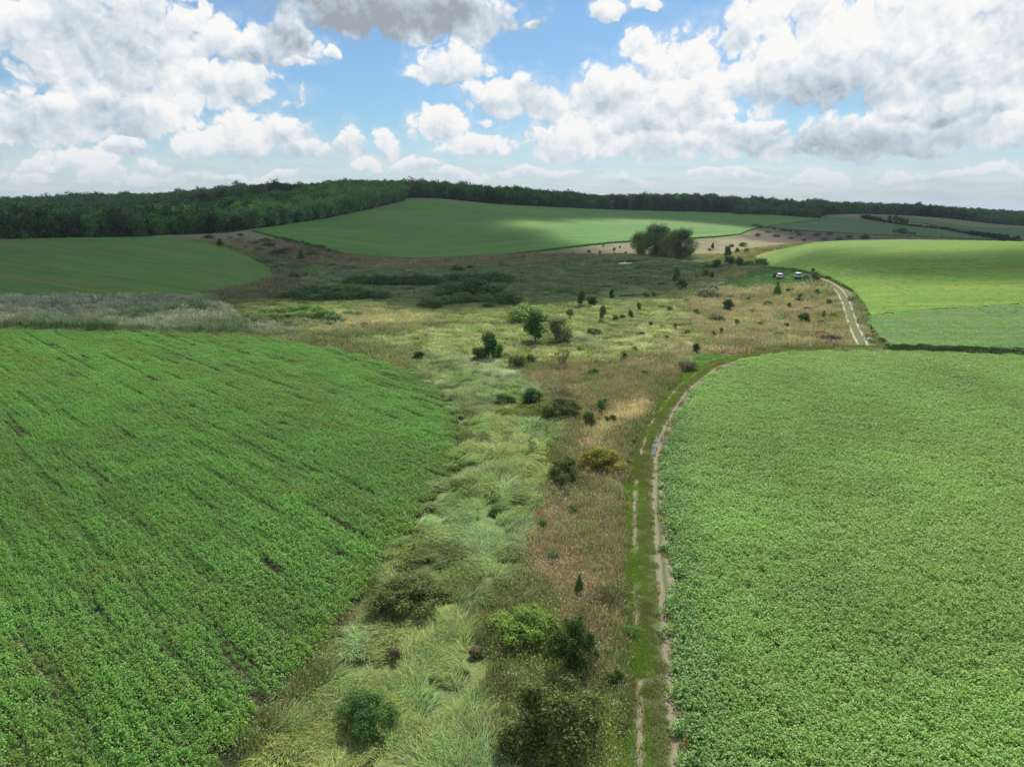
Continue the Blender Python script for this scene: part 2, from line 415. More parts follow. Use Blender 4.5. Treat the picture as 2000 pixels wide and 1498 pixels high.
ZONES = [  # outline, colour, edge softness (m), kind of cover
    ('verge', wpoly([(340, 462), (480, 450), (560, 475), (700, 505), (900, 510), (1100, 492), (1240, 478), (1400, 466), (1500, 455), (1480, 475), (1380, 500), (1240, 500), (1000, 520), (800, 530), (650, 525), (540, 505), (440, 485)], 20), C(.31, .265, .175), 3),
    ('verge', wpoly([(1440, 462), (1480, 448), (1700, 460), (1990, 475), (1700, 474), (1500, 478)], 20), C(.17, .12, .09), 6),
    ('marsh', wpoly([(500, 500), (650, 525), (800, 532), (1000, 522), (1100, 512), (1180, 508), (1400, 512), (1490, 522), (1420, 556), (1340, 572), (1200, 588), (1020, 592), (900, 600), (640, 600), (540, 572), (560, 540)], 25), C(.19, .26, .115), 5),
    ('marsh', wpoly([(430, 480), (520, 505), (560, 530), (540, 545), (500, 505)], 20), C(.17, .23, .12), 4),
    ('verge', wpoly([(535, 528), (600, 560), (560, 585), (430, 590), (400, 582), (510, 556)], 20), C(.25, .225, .135), 4),
    ('verge', wpoly([(1300, 560), (1480, 540), (1500, 530), (1440, 528), (1380, 545), (1320, 552)], 20), C(.27, .25, .14), 4),
    ('lush', wpoly([(440, 600), (560, 588), (720, 590), (830, 612), (1000, 602), (1150, 592), (1300, 588), (1400, 600), (1330, 640), (1250, 680), (1100, 700), (880, 705), (800, 690), (700, 670), (880, 640), (840, 620), (720, 610), (600, 630)], 25), C(.32, .385, .14), 2.5),
    ('dry', wpoly([(720, 598), (840, 618), (800, 640), (640, 655), (520, 648), (600, 630)], 25), C(.52, .50, .30), 3),
    ('dry', wpoly([(1330, 590), (1400, 562), (1600, 552), (1645, 590), (1665, 640), (1680, 676), (1550, 680), (1400, 690), (1340, 712), (1280, 770), (1200, 838), (1110, 770), (1040, 745), (1150, 690), (1300, 645)], 25), C(.44, .395, .25), 2.5),
    ('lush', wpoly([(1000, 690), (1200, 640), (1340, 600), (1360, 640), (1300, 690), (1130, 720)], 25), C(.38, .41, .17), 3.5),
    ('dry', wpoly([(1360, 474), (1420, 466), (1560, 478), (1480, 500), (1400, 510), (1350, 500)], 20), C(.38, .34, .18), 4),
    ('dry', wpoly([(1200, 478), (1360, 470), (1350, 500), (1200, 500)], 20), C(.38, .28, .17), 4),
    ('brown', wpoly([(1060, 720), (1300, 690), (1330, 720), (1230, 850), (1240, 900), (1120, 960), (1070, 960), (1090, 850), (1040, 780)], 25), C(.32, .30, .175), 2),
    ('straw', wpoly([(1190, 800), (1270, 775), (1290, 790), (1240, 830), (1170, 860), (1150, 880), (1140, 860)], 15), C(.58, .50, .35), 1.2),
    ('ditch', wpoly([(1735, 682), (2000, 690), (2600, 712), (2600, 722), (2000, 699), (1730, 690)]), C(.06, .085, .03), .6),  # ditch grass coloured dark to paint the shadow along the tall crop edge
    ('lodged', wpoly([(800, 700), (880, 690), (980, 715), (1030, 760), (1090, 840), (1075, 930), (1040, 1010), (1025, 1120), (970, 1200), (960, 1240), (990, 1330), (990, 1640), (420, 1640), (470, 1480), (560, 1370), (640, 1290), (740, 1160), (830, 1020), (890, 920), (908, 850), (880, 780), (830, 730)], 25), C(.24, .33, .115), 1.5),
    ('brown', wpoly([(1100, 950), (1225, 890), (1232, 1000), (1225, 1200), (1245, 1370), (1160, 1330), (1060, 1200), (1028, 1100), (1040, 1010), (1075, 960)], 25), C(.34, .32, .19), 1.2),
    ('herb', wpoly([(980, 1170), (1070, 1190), (1150, 1300), (1150, 1500), (1150, 1640), (980, 1640), (1000, 1330), (960, 1240)], 25), C(.28, .35, .115), 1.5),
    ('herb', wpoly([(1150, 1330), (1240, 1380), (1262, 1500), (1270, 1640), (1150, 1640)], 25), C(.29, .34, .12), 1.0),
    ('lawn', wpoly([(1385, 562), (1440, 542), (1470, 530), (1505, 525), (1570, 531), (1603, 546), (1585, 556), (1500, 562), (1440, 566)], 20), C(.11, .22, .06), 1.5),
    ('lawn', wpoly([(1445, 634), (1500, 628), (1545, 618), (1550, 622), (1505, 636), (1450, 640)], 20), C(.16, .30, .07), 1),
    ('lawn', wpoly([(1350, 700), (1400, 692), (1420, 696), (1380, 712), (1340, 745), (1325, 745)], 20), C(.16, .30, .07), 1),
    ('pale', wpoly([(1112, 664), (1150, 658), (1196, 660), (1185, 668), (1150, 672), (1115, 673)], 20), C(.42, .46, .26), .8),
    ('pale', wpoly([(915, 712), (960, 705), (1000, 718), (1005, 740), (950, 736), (915, 724)], 20), C(.38, .45, .25), .8),
    ('straw', wpoly([(1400, 690), (1450, 680), (1500, 676), (1500, 684), (1430, 694)], 20), C(.50, .40, .28), .8),
]
REEDS = wpoly([(-600, 592), (0, 590), (140, 588), (260, 590), (400, 590), (440, 604), (470, 626), (560, 634), (640, 638), (740, 634), (860, 630), (880, 642), (850, 655), (700, 664), (560, 660), (480, 655), (250, 648), (0, 643), (-600, 638)])


def edge_noise(x, y):
    return (fbm(x, y, 9, 21, 3) - 0.5) * 2 + (fbm(x, y, 2.5, 22, 2) - 0.5) * 1.2


def cover_colour(x, y):
    """colour of the wild vegetation at points; also a code for the kind of cover"""
    x = np.asarray(x, float); y = np.asarray(y, float)
    r = np.hypot(x, y)
    col = np.tile(C(.26, .28, .135), (len(x), 1)); kind = np.zeros(len(x), int)
    en = edge_noise(x, y)
    for k, (nm, poly, c, soft) in enumerate(ZONES):
        p = np.array(poly)
        bb = (x > p[:, 0].min() - soft * 3) & (x < p[:, 0].max() + soft * 3) & (y > p[:, 1].min() - soft * 3) & (y < p[:, 1].max() + soft * 3)
        if not bb.any():
            continue
        xi, yi = x[bb], y[bb]
        d, _, _ = seg_dist(poly, xi, yi); ins = inside(poly, xi, yi)
        s = np.where(ins, d, -d) / soft + en[bb] * 1.2
        w = sstep(s, -0.6, 0.6)[:, None]
        col[bb] = col[bb] * (1 - w) + c * w
        kk = kind[bb]; kk[w[:, 0] > .5] = KCODE[nm]; kind[bb] = kk
    # patches of plants of different kinds inside every zone
    n1 = fbm(x, y, 6, 31); n2 = fbm(x, y, 2.2, 32, 3); n3 = fbm(x, y, 14, 33)
    wild = (kind != KCODE['lawn']) & (kind != KCODE['lodged'])
    w = (sstep(n1, .52, .66) * .65 * wild)[:, None]; col = col * (1 - w) + (col * .4 + C(.11, .15, .045) * .6) * w
    w = (sstep(n2, .56, .72) * .55 * wild)[:, None]; col = col * (1 - w) + (col * .4 + C(.36, .29, .18) * .6) * w
    w = (sstep(n3, .55, .68) * .5 * (kind == KCODE['dry']))[:, None]; col = col * (1 - w) + C(.30, .33, .13) * w
    w = (sstep(fbm(x, y, 3.3, 36, 3), .58, .7) * .6 * ((kind == KCODE['dry']) | (kind == KCODE['brown'])))[:, None]; col = col * (1 - w) + C(.46, .36, .27) * w
    lod = kind == KCODE['lodged']
    w = (sstep(n1, .45, .65) * .7 * lod * (y < 75))[:, None]; col = col * (1 - w) + C(.34, .38, .12) * w
    w = (sstep(n2, .5, .7) * .6 * lod)[:, None]; col = col * (1 - w) + C(.34, .44, .21) * w
    w = (sstep(fbm(x, y, 4, 37, 3), .58, .66) * .6 * lod)[:, None]; col = col * (1 - w) + C(.13, .16, .05) * w
    # dry weedy margin round the near left field
    return col * (0.85 + 0.3 * fbm(x, y, 1.3, 34, 2))[:, None], kind


KCODE = {'none': 0, 'verge': 1, 'marsh': 2, 'lush': 3, 'dry': 4, 'brown': 5, 'straw': 6, 'lodged': 7, 'herb': 8, 'lawn': 9, 'pale': 10, 'ditch': 11}


# ------------------------------------------------------------------ mesh helpers
COL = SC.collection


def mesh_np(name, v, f, mat=None, cols=None, smooth=False, colname='tint'):
    """v: (n,3) vertices, f: (m,k) faces with the same number of corners; cols per vertex"""
    me = bpy.data.meshes.new(name)
    v = np.ascontiguousarray(v, np.float32); f = np.ascontiguousarray(f, np.int32)
    me.vertices.add(len(v)); me.vertices.foreach_set('co', v.ravel())
    k = f.shape[1]
    me.loops.add(f.size); me.loops.foreach_set('vertex_index', f.ravel())
    me.polygons.add(len(f)); me.polygons.foreach_set('loop_start', np.arange(len(f), dtype=np.int32) * k)
    if smooth:
        me.polygons.foreach_set('use_smooth', np.ones(len(f), bool))
    if cols is not None:
        at = me.attributes.new(colname, 'FLOAT_COLOR', 'POINT')
        c4 = np.ones((len(v), 4), np.float32); c4[:, :3] = cols
        at.data.foreach_set('color', c4.ravel())
    me.update(calc_edges=True)
    if mat:
        me.materials.append(mat)
    return me


def put(name, me, parent=None, **props):
    o = bpy.data.objects.new(name, me); COL.objects.link(o)
    if parent:
        o.parent = parent
    for k, v in props.items():
        o[k] = v
    return o


def new_mat(name):
    m = bpy.data.materials.new(name); m.use_nodes = True
    m.node_tree.nodes.clear()
    return m, NT(m.node_tree)


def out_surface(N, sh, bump=None):
    o = N.n('ShaderNodeOutputMaterial'); N.t.links.new(sh, o.inputs['Surface'])


def simple_mat(name, col, rough=0.6, metal=0.0, spec=0.5, noise=0.0, scale=8.0):
    m, N = new_mat(name)
    b = N.n('ShaderNodeBsdfPrincipled')
    c = col
    if noise:
        g = N.n('ShaderNodeNewGeometry')
        c = N.mix(N.rng(N.noise(g.outputs['Position'], scale, 5), .35, .65), tuple(x * (1 - noise) for x in col), tuple(min(1, x * (1 + noise)) for x in col))
    N.put(b.inputs['Base Color'], c)
    b.inputs['Roughness'].default_value = rough; b.inputs['Metallic'].default_value = metal
    b.inputs['Specular IOR Level'].default_value = spec
    out_surface(N, b.outputs[0])
    return m


def leaf_mat(name, source='INSTANCER', rough=0.45, transl=0.35, spec=0.5, var=1.0, attr='tint'):
    """leaf: colour of the plant (instance attribute or object colour) times the natural variation of each leaf"""
    m, N = new_mat(name)
    if source == 'INSTANCER':
        a = N.n('ShaderNodeAttribute', attribute_type='INSTANCER', attribute_name='col'); base = a.outputs['Color']
    elif source == 'OBJECT':
        a = N.n('ShaderNodeObjectInfo'); base = a.outputs['Color']
    else:
        base = source
    lv = N.n('ShaderNodeAttribute', attribute_type='GEOMETRY', attribute_name=attr)
    c = N.mix(1.0, base, lv.outputs['Color'], 'MULTIPLY')
    b = N.n('ShaderNodeBsdfPrincipled')
    N.put(b.inputs['Base Color'], c); b.inputs['Roughness'].default_value = rough
    b.inputs['Specular IOR Level'].default_value = spec
    sh = b.outputs[0]
    if transl:
        tr = N.n('ShaderNodeBsdfTranslucent')
        N.put(tr.inputs[0], N.mix(1.0, c, (1.15, 1.25, 0.55), 'MULTIPLY'))
        mx = N.n('ShaderNodeMixShader'); mx.inputs[0].default_value = transl
        N.t.links.new(sh, mx.inputs[1]); N.t.links.new(tr.outputs[0], mx.inputs[2]); sh = mx.outputs[0]
    out_surface(N, sh)
    return m


def quads(c, n, size, aspect=1.0, rs=RS, bend=0.0):
    """leaf rhombs at centres c with normals n"""
    k = len(c)
    n = n / np.maximum(np.linalg.norm(n, axis=1, keepdims=True), 1e-6)
    a = rs.normal(size=(k, 3)); t = np.cross(n, a); t /= np.maximum(np.linalg.norm(t, axis=1, keepdims=True), 1e-6)
    b = np.cross(n, t)
    s = np.asarray(size).reshape(-1, 1) * np.ones((k, 1))
    v = np.stack([c - t * s, c - b * s * aspect + n * s * .15, c + t * s, c + b * s * aspect + n * s * .15], 1).reshape(-1, 3)
    f = np.arange(4 * k).reshape(k, 4)
    return v, f


def leafvar(k, rs, lo=0.7, hi=1.3, hue=0.12, per=4):
    g = rs.uniform(lo, hi, (k, 1)); h = rs.normal(0, hue, (k, 1))
    c = g * np.hstack([1 + h, np.ones((k, 1)), 1 - h * .8])
    return np.repeat(np.clip(c, 0, 2.2), per, 0)


def blades(base, tip, width, droop, rs, seg=3, side=None):
    """curved ribbons from base to tip; returns vertices, faces"""
    k = len(base); d = tip - base
    h = np.cross(d, [0, 0, 1.0]); h /= np.maximum(np.linalg.norm(h, axis=1, keepdims=True), 1e-6)
    tw = rs.uniform(-1, 1, (k, 1)); h = h + np.array([[0, 0, 1.0]]) * tw * .5
    vs = []
    for i in range(seg + 1):
        t = i / seg
        p = base + d * t + np.array([[0, 0, 1.0]]) * (droop.reshape(-1, 1) * 4 * t * (1 - t))
        w = (width.reshape(-1, 1) * (1 - 0.85 * t ** 2)) * .5
        vs.append(np.stack([p - h * w, p + h * w], 1))
    v = np.concatenate(vs, 1).reshape(-1, 3)
    f = []
    o = np.arange(k)[:, None] * (2 * (seg + 1))
    for i in range(seg):
        f.append(o + np.array([[2 * i, 2 * i + 1, 2 * i + 3, 2 * i + 2]]))
    return v, np.concatenate(f, 0)


# ------------------------------------------------------------------ the ground sheet
az1 = np.linspace(-0.74, 0.74, 760)
azg = np.concatenate([np.linspace(-1.65, -0.745, 60), az1, np.linspace(0.745, 1.65, 60)])
rg = np.exp(np.concatenate([np.linspace(math.log(5), math.log(1500), 820), np.linspace(math.log(1510), math.log(4500), 40)]))
AZ, RG = np.meshgrid(azg, rg, indexing='ij')
GX = RG * np.sin(AZ); GY = RG * np.cos(AZ)
GZ = height(GX, GY)
NA, NR = GX.shape


def grid_faces(mask=None):
    i, j = np.meshgrid(np.arange(NA - 1), np.arange(NR - 1), indexing='ij')
    if mask is not None:
        i = i[mask]; j = j[mask]
    i = i.ravel(); j = j.ravel()
    a = i * NR + j
    return np.stack([a, a + NR, a + NR + 1, a + 1], 1)


gx, gy = GX.ravel(), GY.ravel()
gcol, _ = cover_colour(gx, gy)
gcol = gcol * 0.8
SOIL = C(.060, .062, .030)
ins = inside(FIELD_NEAR_LEFT, gx, gy)
for P in (FIELD_NEAR_LEFT, FIELD_NEAR_RIGHT, FIELD_RIGHT_LOW, FIELD_RIGHT_HIGH, FIELD_FAR_LEFT, FIELD_MIDDLE, FIELD_FAR_RIGHT, FIELD_TOP_RIGHT):
    gcol[inside(P, gx, gy)] = SOIL
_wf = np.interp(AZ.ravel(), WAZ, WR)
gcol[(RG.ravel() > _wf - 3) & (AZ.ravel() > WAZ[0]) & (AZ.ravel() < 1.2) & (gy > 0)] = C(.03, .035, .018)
gcol[RG.ravel() > 1500] = C(.05, .08, .04)

gm, N = new_mat('wild ground')
geo = N.n('ShaderNodeNewGeometry'); P = geo.outputs['Position']
at = N.n('ShaderNodeAttribute', attribute_name='tint')
n1 = N.noise(P, 1.6, 6, 0.65); n2 = N.noise(P, 7.0, 4, 0.6)
c = N.mix(N.rng(n1, .35, .68), at.outputs['Color'], N.mix(1.0, at.outputs['Color'], (.62, .70, .62), 'MULTIPLY'))
c = N.mix(N.rng(n2, .45, .75, 0, .7), c, N.mix(1.0, c, (1.45, 1.35, 1.25), 'MULTIPLY'))
b = N.n('ShaderNodeBsdfPrincipled'); N.put(b.inputs['Base Color'], c); b.inputs['Roughness'].default_value = 0.9
b.inputs['Specular IOR Level'].default_value = 0.15
bp = N.n('ShaderNodeBump'); bp.inputs['Distance'].default_value = 0.35; bp.inputs['Strength'].default_value = 0.8
N.put(bp.inputs['Height'], N.m('ADD', n1, N.m('MULTIPLY', n2, .4))); N.t.links.new(bp.outputs[0], b.inputs['Normal'])
out_surface(N, b.outputs[0])
me = mesh_np('ground', np.stack([gx, gy, GZ.ravel()], 1), grid_faces(), gm, gcol, True)
put('ground', me, kind='structure', label='rolling valley floor between the crop fields')


# ------------------------------------------------------------------ crop sheets (far fields, and the canopy under the leaves of the near ones)
def crop_mat(name, c1, c2, row_dir, row=0.7, streak=18.0, spec=0.1):
    m, N = new_mat(name)
    P = N.n('ShaderNodeNewGeometry').outputs['Position']
    a = R(row_dir); x, y, _ = N.sep(P)
    u = N.m('ADD', N.m('MULTIPLY', x, math.cos(a)), N.m('MULTIPLY', y, -math.sin(a)))   # across rows
    v = N.m('ADD', N.m('MULTIPLY', x, math.sin(a)), N.m('MULTIPLY', y, math.cos(a)))    # along rows
    big = N.noise(P, 0.012, 5, 0.55); mid = N.noise(P, 0.12, 4, 0.6); fine = N.noise(P, 2.4, 5, 0.7)
    st = N.noise(N.comb(N.m('MULTIPLY', u, 1 / 2.2), N.m('MULTIPLY', v, 1 / 60)), 1.0, 4, 0.6)
    c = N.mix(N.rng(big, .38, .62), c1, c2)
    c = N.mix(N.rng(st, .42, .60, 0, .75), c, N.mix(1.0, c, (.66, .76, .72), 'MULTIPLY'))
    c = N.mix(N.rng(mid, .42, .66, 0, .7), c, N.mix(1.0, c, (1.45, 1.08, .9), 'MULTIPLY'))
    br = N.noise(N.comb(N.m('MULTIPLY', u, 1 / 9), N.m('MULTIPLY', v, 1 / 70)), 1.0, 5, 0.65)
    c = N.mix(N.rng(br, .53, .66, 0, .55), c, N.mix(1.0, c, (1.9, .95, 1.2), 'MULTIPLY'))
    c = N.mix(N.rng(br, .46, .36, 0, .6), c, N.mix(1.0, c, (.70, .80, .80), 'MULTIPLY'))
    tl_ = N.m('ABSOLUTE', N.m('SUBTRACT', N.m('FRACT', N.m('MULTIPLY', u, 1 / 26)), .5))
    c = N.mix(N.rng(tl_, .030, .012, 0, .5), c, N.mix(1.0, c, (.6, .6, .6), 'MULTIPLY'))
    c = N.mix(N.rng(fine, .46, .72, 0, .8), c, N.mix(1.0, c, (.5, .55, .5), 'MULTIPLY'))
    b = N.n('ShaderNodeBsdfPrincipled'); N.put(b.inputs['Base Color'], c); b.inputs['Roughness'].default_value = 0.75
    b.inputs['Specular IOR Level'].default_value = spec
    bp = N.n('ShaderNodeBump'); bp.inputs['Distance'].default_value = 0.2; bp.inputs['Strength'].default_value = 0.5
    N.put(bp.inputs['Height'], N.m('ADD', fine, N.m('MULTIPLY', st, .5))); N.t.links.new(bp.outputs[0], b.inputs['Normal'])
    out_surface(N, b.outputs[0])
    return m


fcx = (GX[:-1, :-1] + GX[1:, 1:]) / 2; fcy = (GY[:-1, :-1] + GY[1:, 1:]) / 2


def crop_sheet(name, poly, hgt, mat, label, rmin=0, inset=0.0):
    mk = inside(poly, fcx, fcy) & (np.hypot(fcx, fcy) > rmin)
    if inset:
        ii = np.nonzero(mk); d, _, _ = seg_dist(poly, fcx[ii], fcy[ii]); t = mk.copy(); t[ii] = d > inset; mk = t
    f = grid_faces(mk)
    used, inv = np.unique(f.ravel(), return_inverse=True)
    f2 = inv.reshape(-1, 4)
    top = np.stack([gx[used], gy[used], GZ.ravel()[used] + hgt], 1)
    top[:, 2] += (vnoise(top[:, 0], top[:, 1], 1.1, 9) - .5) * .25 * min(1, hgt * 2)
    # the standing edge of the crop
    e = np.concatenate([f2[:, [0, 1]], f2[:, [1, 2]], f2[:, [2, 3]], f2[:, [3, 0]]]); es = np.sort(e, 1)
    key = es[:, 0].astype(np.int64) * (len(used) + 1) + es[:, 1]
    _, idx, cnt = np.unique(key, return_index=True, return_counts=True)
    be = e[idx[cnt == 1]]
    bot = top.copy(); bot[:, 2] -= hgt + .1; n = len(top)
    fs = np.stack([be[:, 1], be[:, 0], be[:, 0] + n, be[:, 1] + n], 1)
    me = mesh_np(name, np.concatenate([top, bot]), np.concatenate([f2, fs]), mat)
    return put(name, me, kind='stuff', label=label)


M_MID = crop_mat('middle field crop', (.075, .225, .026), (.105, .260, .030), 62)
M_FL = crop_mat('far left crop', (.105, .190, .034), (.095, .240, .024), 118)
M_FR = crop_mat('far right crop', (.065, .150, .038), (.075, .160, .042), 70)
M_RH = crop_mat('right slope crop', (.155, .290, .024), (.135, .265, .022), 96)
M_RL = crop_mat('right lower crop', (.10, .205, .05), (.10, .21, .05), 96)
M_SOIL = crop_mat('shaded lower leaves', (.035, .08, .02), (.04, .075, .02), -45)
crop_sheet('crop_field', FIELD_MIDDLE, .6, M_MID, 'large green crop field on the slope below the ridge wood')
crop_sheet('crop_field', FIELD_FAR_LEFT, .5, M_FL, 'dull green crop field with brown streaks in front of the left wood')
crop_sheet('crop_field', FIELD_FAR_RIGHT, .5, M_FR, 'dark green far field sloping below the hedgerow on the right')
crop_sheet('crop_field', FIELD_TOP_RIGHT, .5, M_FR, 'grey green far field above the hedgerow on the right')
crop_sheet('crop_field', FIELD_RIGHT_HIGH, .7, M_RH, 'bright yellow green field rising over the crest on the right')
crop_sheet('crop_field', FIELD_RIGHT_LOW, .85, M_RL, 'pale green crop strip between the shadowed ditch edge and the bright field')


# ------------------------------------------------------------------ scattering (leaf and grass patches: uncountable cover)
def protos(name, meshes):
    c = bpy.data.collections.new(name)
    for i, me in enumerate(meshes):
        o = bpy.data.objects.new(me.name, me); c.objects.link(o)
    return c


def scatter(name, label, coll, nproto, pos, rot, scl, col, tilt=None, kind='stuff', **props):
    n = len(pos)
    me = bpy.data.meshes.new(name)
    me.vertices.add(n); me.vertices.foreach_set('co', np.ascontiguousarray(pos, np.float32).ravel())
    r3 = np.zeros((n, 3), np.float32); r3[:, 2] = rot
    if tilt is not None:
        r3[:, 0] = tilt[:, 0]; r3[:, 1] = tilt[:, 1]
    me.attributes.new('rot', 'FLOAT_VECTOR', 'POINT').data.foreach_set('vector', r3.ravel())
    s3 = np.ascontiguousarray(np.broadcast_to(np.asarray(scl, np.float32).reshape(n, -1), (n, 3)))
    me.attributes.new('scl', 'FLOAT_VECTOR', 'POINT').data.foreach_set('vector', s3.ravel())
    me.attributes.new('idx', 'INT', 'POINT').data.foreach_set('value', RS.randint(0, nproto, n).astype(np.int32))
    c4 = np.ones((n, 4), np.float32); c4[:, :3] = col
    me.attributes.new('col', 'FLOAT_COLOR', 'POINT').data.foreach_set('color', c4.ravel())
    o = put(name, me, label=label, kind=kind, **props)
    ng = bpy.data.node_groups.new('scatter ' + name, 'GeometryNodeTree')
    ng.interface.new_socket('Geometry', in_out='INPUT', socket_type='NodeSocketGeometry')
    ng.interface.new_socket('Geometry', in_out='OUTPUT', socket_type='NodeSocketGeometry')
    N = NT(ng); gi = N.n('NodeGroupInput'); go = N.n('NodeGroupOutput')
    ci = N.n('GeometryNodeCollectionInfo'); ci.inputs['Collection'].default_value = coll; ci.inputs['Separate Children'].default_value = True
    ci.inputs['Reset Children'].default_value = True
    def na(nm, dt):
        a = N.n('GeometryNodeInputNamedAttribute', data_type=dt); a.inputs['Name'].default_value = nm; return a.outputs['Attribute']
    ip = N.n('GeometryNodeInstanceOnPoints')
    mp = N.n('GeometryNodeMeshToPoints')
    ng.links.new(gi.outputs[0], mp.inputs['Mesh'])
    ng.links.new(mp.outputs[0], ip.inputs['Points'])
    ng.links.new(ci.outputs[0], ip.inputs['Instance']); ip.inputs['Pick Instance'].default_value = True
    ng.links.new(na('idx', 'INT'), ip.inputs['Instance Index'])
    er = N.n('FunctionNodeEulerToRotation'); ng.links.new(na('rot', 'FLOAT_VECTOR'), er.inputs[0]); ng.links.new(er.outputs[0], ip.inputs['Rotation'])
    ng.links.new(na('scl', 'FLOAT_VECTOR'), ip.inputs['Scale'])
    ng.links.new(ip.outputs[0], go.inputs[0])
    md = o.modifiers.new('scatter', 'NODES'); md.node_group = ng
    return o


def grid_pts(poly, step, rs, jit=0.45, rmax=1e9, rmin=0, ang=0.0, stepy=None, margin=400):
    p = np.array(poly); stepy = stepy or step
    ca, sa = math.cos(ang), math.sin(ang)
    u = p[:, 0] * ca + p[:, 1] * sa; v = -p[:, 0] * sa + p[:, 1] * ca
    uu, vv = np.meshgrid(np.arange(u.min(), u.max(), step), np.arange(v.min(), v.max(), stepy))
    uu = uu + rs.uniform(-jit, jit, uu.shape) * step; vv = vv + rs.uniform(-jit, jit, vv.shape) * stepy * (0.35 if ang else 1)
    x = (uu * ca - vv * sa).ravel(); y = (uu * sa + vv * ca).ravel()
    k = (y > 3) & (np.hypot(x, y) < rmax) & (np.hypot(x, y) > rmin)
    x, y = x[k], y[k]
    px, py, _ = project(x, y, height(x, y)); k = (px > -margin) & (px < 2000 + margin) & (py < 1498 + margin)
    x, y = x[k], y[k]
    k = inside(poly, x, y)
    return x[k], y[k]


# --- bean plants
def bean_patch(rs, w, d, h, plants, leaves=13, size=.062, flat=.75):
    cs, ns = [], []
    for _ in range(plants):
        c = np.array([rs.uniform(-w, w) / 2, rs.uniform(-d, d) / 2, 0]); ph = h * rs.uniform(.75, 1.12); pr = rs.uniform(.13, .24)
        k = leaves
        a = rs.uniform(0, 2 * math.pi, k); q = np.sqrt(rs.uniform(0, 1, k)); z = ph * (1 - .55 * q ** 2) * rs.uniform(.72, 1.0, k)
        cs.append(np.stack([c[0] + np.cos(a) * q * pr, c[1] + np.sin(a) * q * pr, z], 1))
        ns.append(np.stack([np.cos(a) * q * .9, np.sin(a) * q * .9, np.full(k, flat)], 1) + rs.normal(0, .30, (k, 3)))
    c = np.concatenate(cs); n = np.concatenate(ns)
    v, f = quads(c, n, rs.uniform(.7, 1.25, len(c)) * size, .72, rs)
    return v, f, leafvar(len(c), rs, .78, 1.22, .08)


M_BEAN = leaf_mat('bean leaf', rough=.5, transl=.38, spec=.32)
rs = np.random.RandomState(11)
bl = []
for i in range(5):
    v, f, c = bean_patch(rs, .80, 1.05, .60, 24, 18, .043)
    bl.append(mesh_np('bean row', v, f, M_BEAN, c))
C_ROW = protos('bean rows', bl)
bl = []
for i in range(5):
    v, f, c = bean_patch(rs, 1.0, 1.0, .55, 42, 16, .043)
    bl.append(mesh_np('bean patch', v, f, M_BEAN, c))
C_BEAN = protos('bean patches', bl)

# near left: rows run away to the left
x, y = grid_pts(FIELD_NEAR_LEFT, .74, rs, .06, ang=R(45), stepy=.86)
d, _, _ = seg_dist(FIELD_NEAR_LEFT, x, y)
u = (x + y) / math.sqrt(2); v = (-x + y) / math.sqrt(2)
gap = fbm(u * 3.2, v * .35, 2.2, 41, 3) ; big = fbm(x, y, 22, 42, 3)
line = fbm(u * 1.35, v * .10, 1.0, 141, 3)
keep = (gap < .90) & ((gap < .81) | (big < .40)) & (line < .90) & (d > .1 + .35 * vnoise(x, y, 2, 43))
x, y, gap, big, d, u, v = [q[keep] for q in (x, y, gap, big, d, u, v)]
s = .84 + .30 * fbm(x, y, 3.0, 44, 2) - .26 * sstep(gap, .64, .84) - .40 * sstep(fbm(u * 1.35, v * .10, 1.0, 141, 3)[keep] if False else line[keep], .50, .76) + rs.uniform(-.08, .08, len(x))
base = C(.205, .425, .085)
col = np.tile(base, (len(x), 1)) * (0.82 + .36 * fbm(x, y, 4, 45, 3))[:, None]
w = sstep(fbm(u * 2, v * .5, 7, 46, 3), .52, .70)[:, None] * .5; col = col * (1 - w) + C(.20, .33, .055) * w
w = sstep(fbm(x, y, 2.5, 47, 3), .66, .78)[:, None] * .8; col = col * (1 - w) + C(.25, .37, .08) * w
w = (sstep(d, 2.2, .2) * sstep(fbm(x, y, 8, 48, 2), .45, .6))[:, None] * .7; col = col * (1 - w) + C(.25, .38, .05) * w
scatter('bean_crop', 'dense leafy bean crop in long rows on the near left field', C_ROW, 5, np.stack([x, y, height(x, y) - .05], 1),
        R(45) + rs.uniform(-.15, .15, len(x)) + math.pi * rs.randint(0, 2, len(x)), np.stack([s, s * 1.18, s * rs.uniform(.85, 1.15, len(x))], 1), col)

# near right: closed canopy
def bean_right(poly, name, label, base, alt, step, hs, rmax, seed, lift=0.0):
    rs = np.random.RandomState(seed)
    x, y = grid_pts(poly, step * .9, rs, .42, rmax=rmax)
    d, _, _ = seg_dist(poly, x, y)
    k = d > .38; x, y, d = x[k], y[k], d[k]
    s = hs * (.92 + .18 * fbm(x, y, 2.6, seed + 1, 3)) + rs.uniform(-.04, .04, len(x))
    s = s * (1 + .22 * sstep(d, 3.0, .4) * (y < 60))
    col = np.tile(base, (len(x), 1)) * (0.72 + .55 * fbm(x, y, 11, seed + 2, 4))[:, None]
    w = sstep(fbm(x, y, 14, seed + 3, 3), .42, .66)[:, None] * .6; col = col * (1 - w) + alt * w
    w = (sstep(d, 3.5, .3) * (y < 70))[:, None] * .55; col = col * (1 - w) + C(.17, .32, .10) * w
    return scatter(name, label, C_BEAN, 5, np.stack([x, y, height(x, y) - .05 + lift], 1), rs.uniform(0, 6.28, len(x)), np.stack([s * 1.22, s * 1.22, s * rs.uniform(.85, 1.15, len(x))], 1), col)


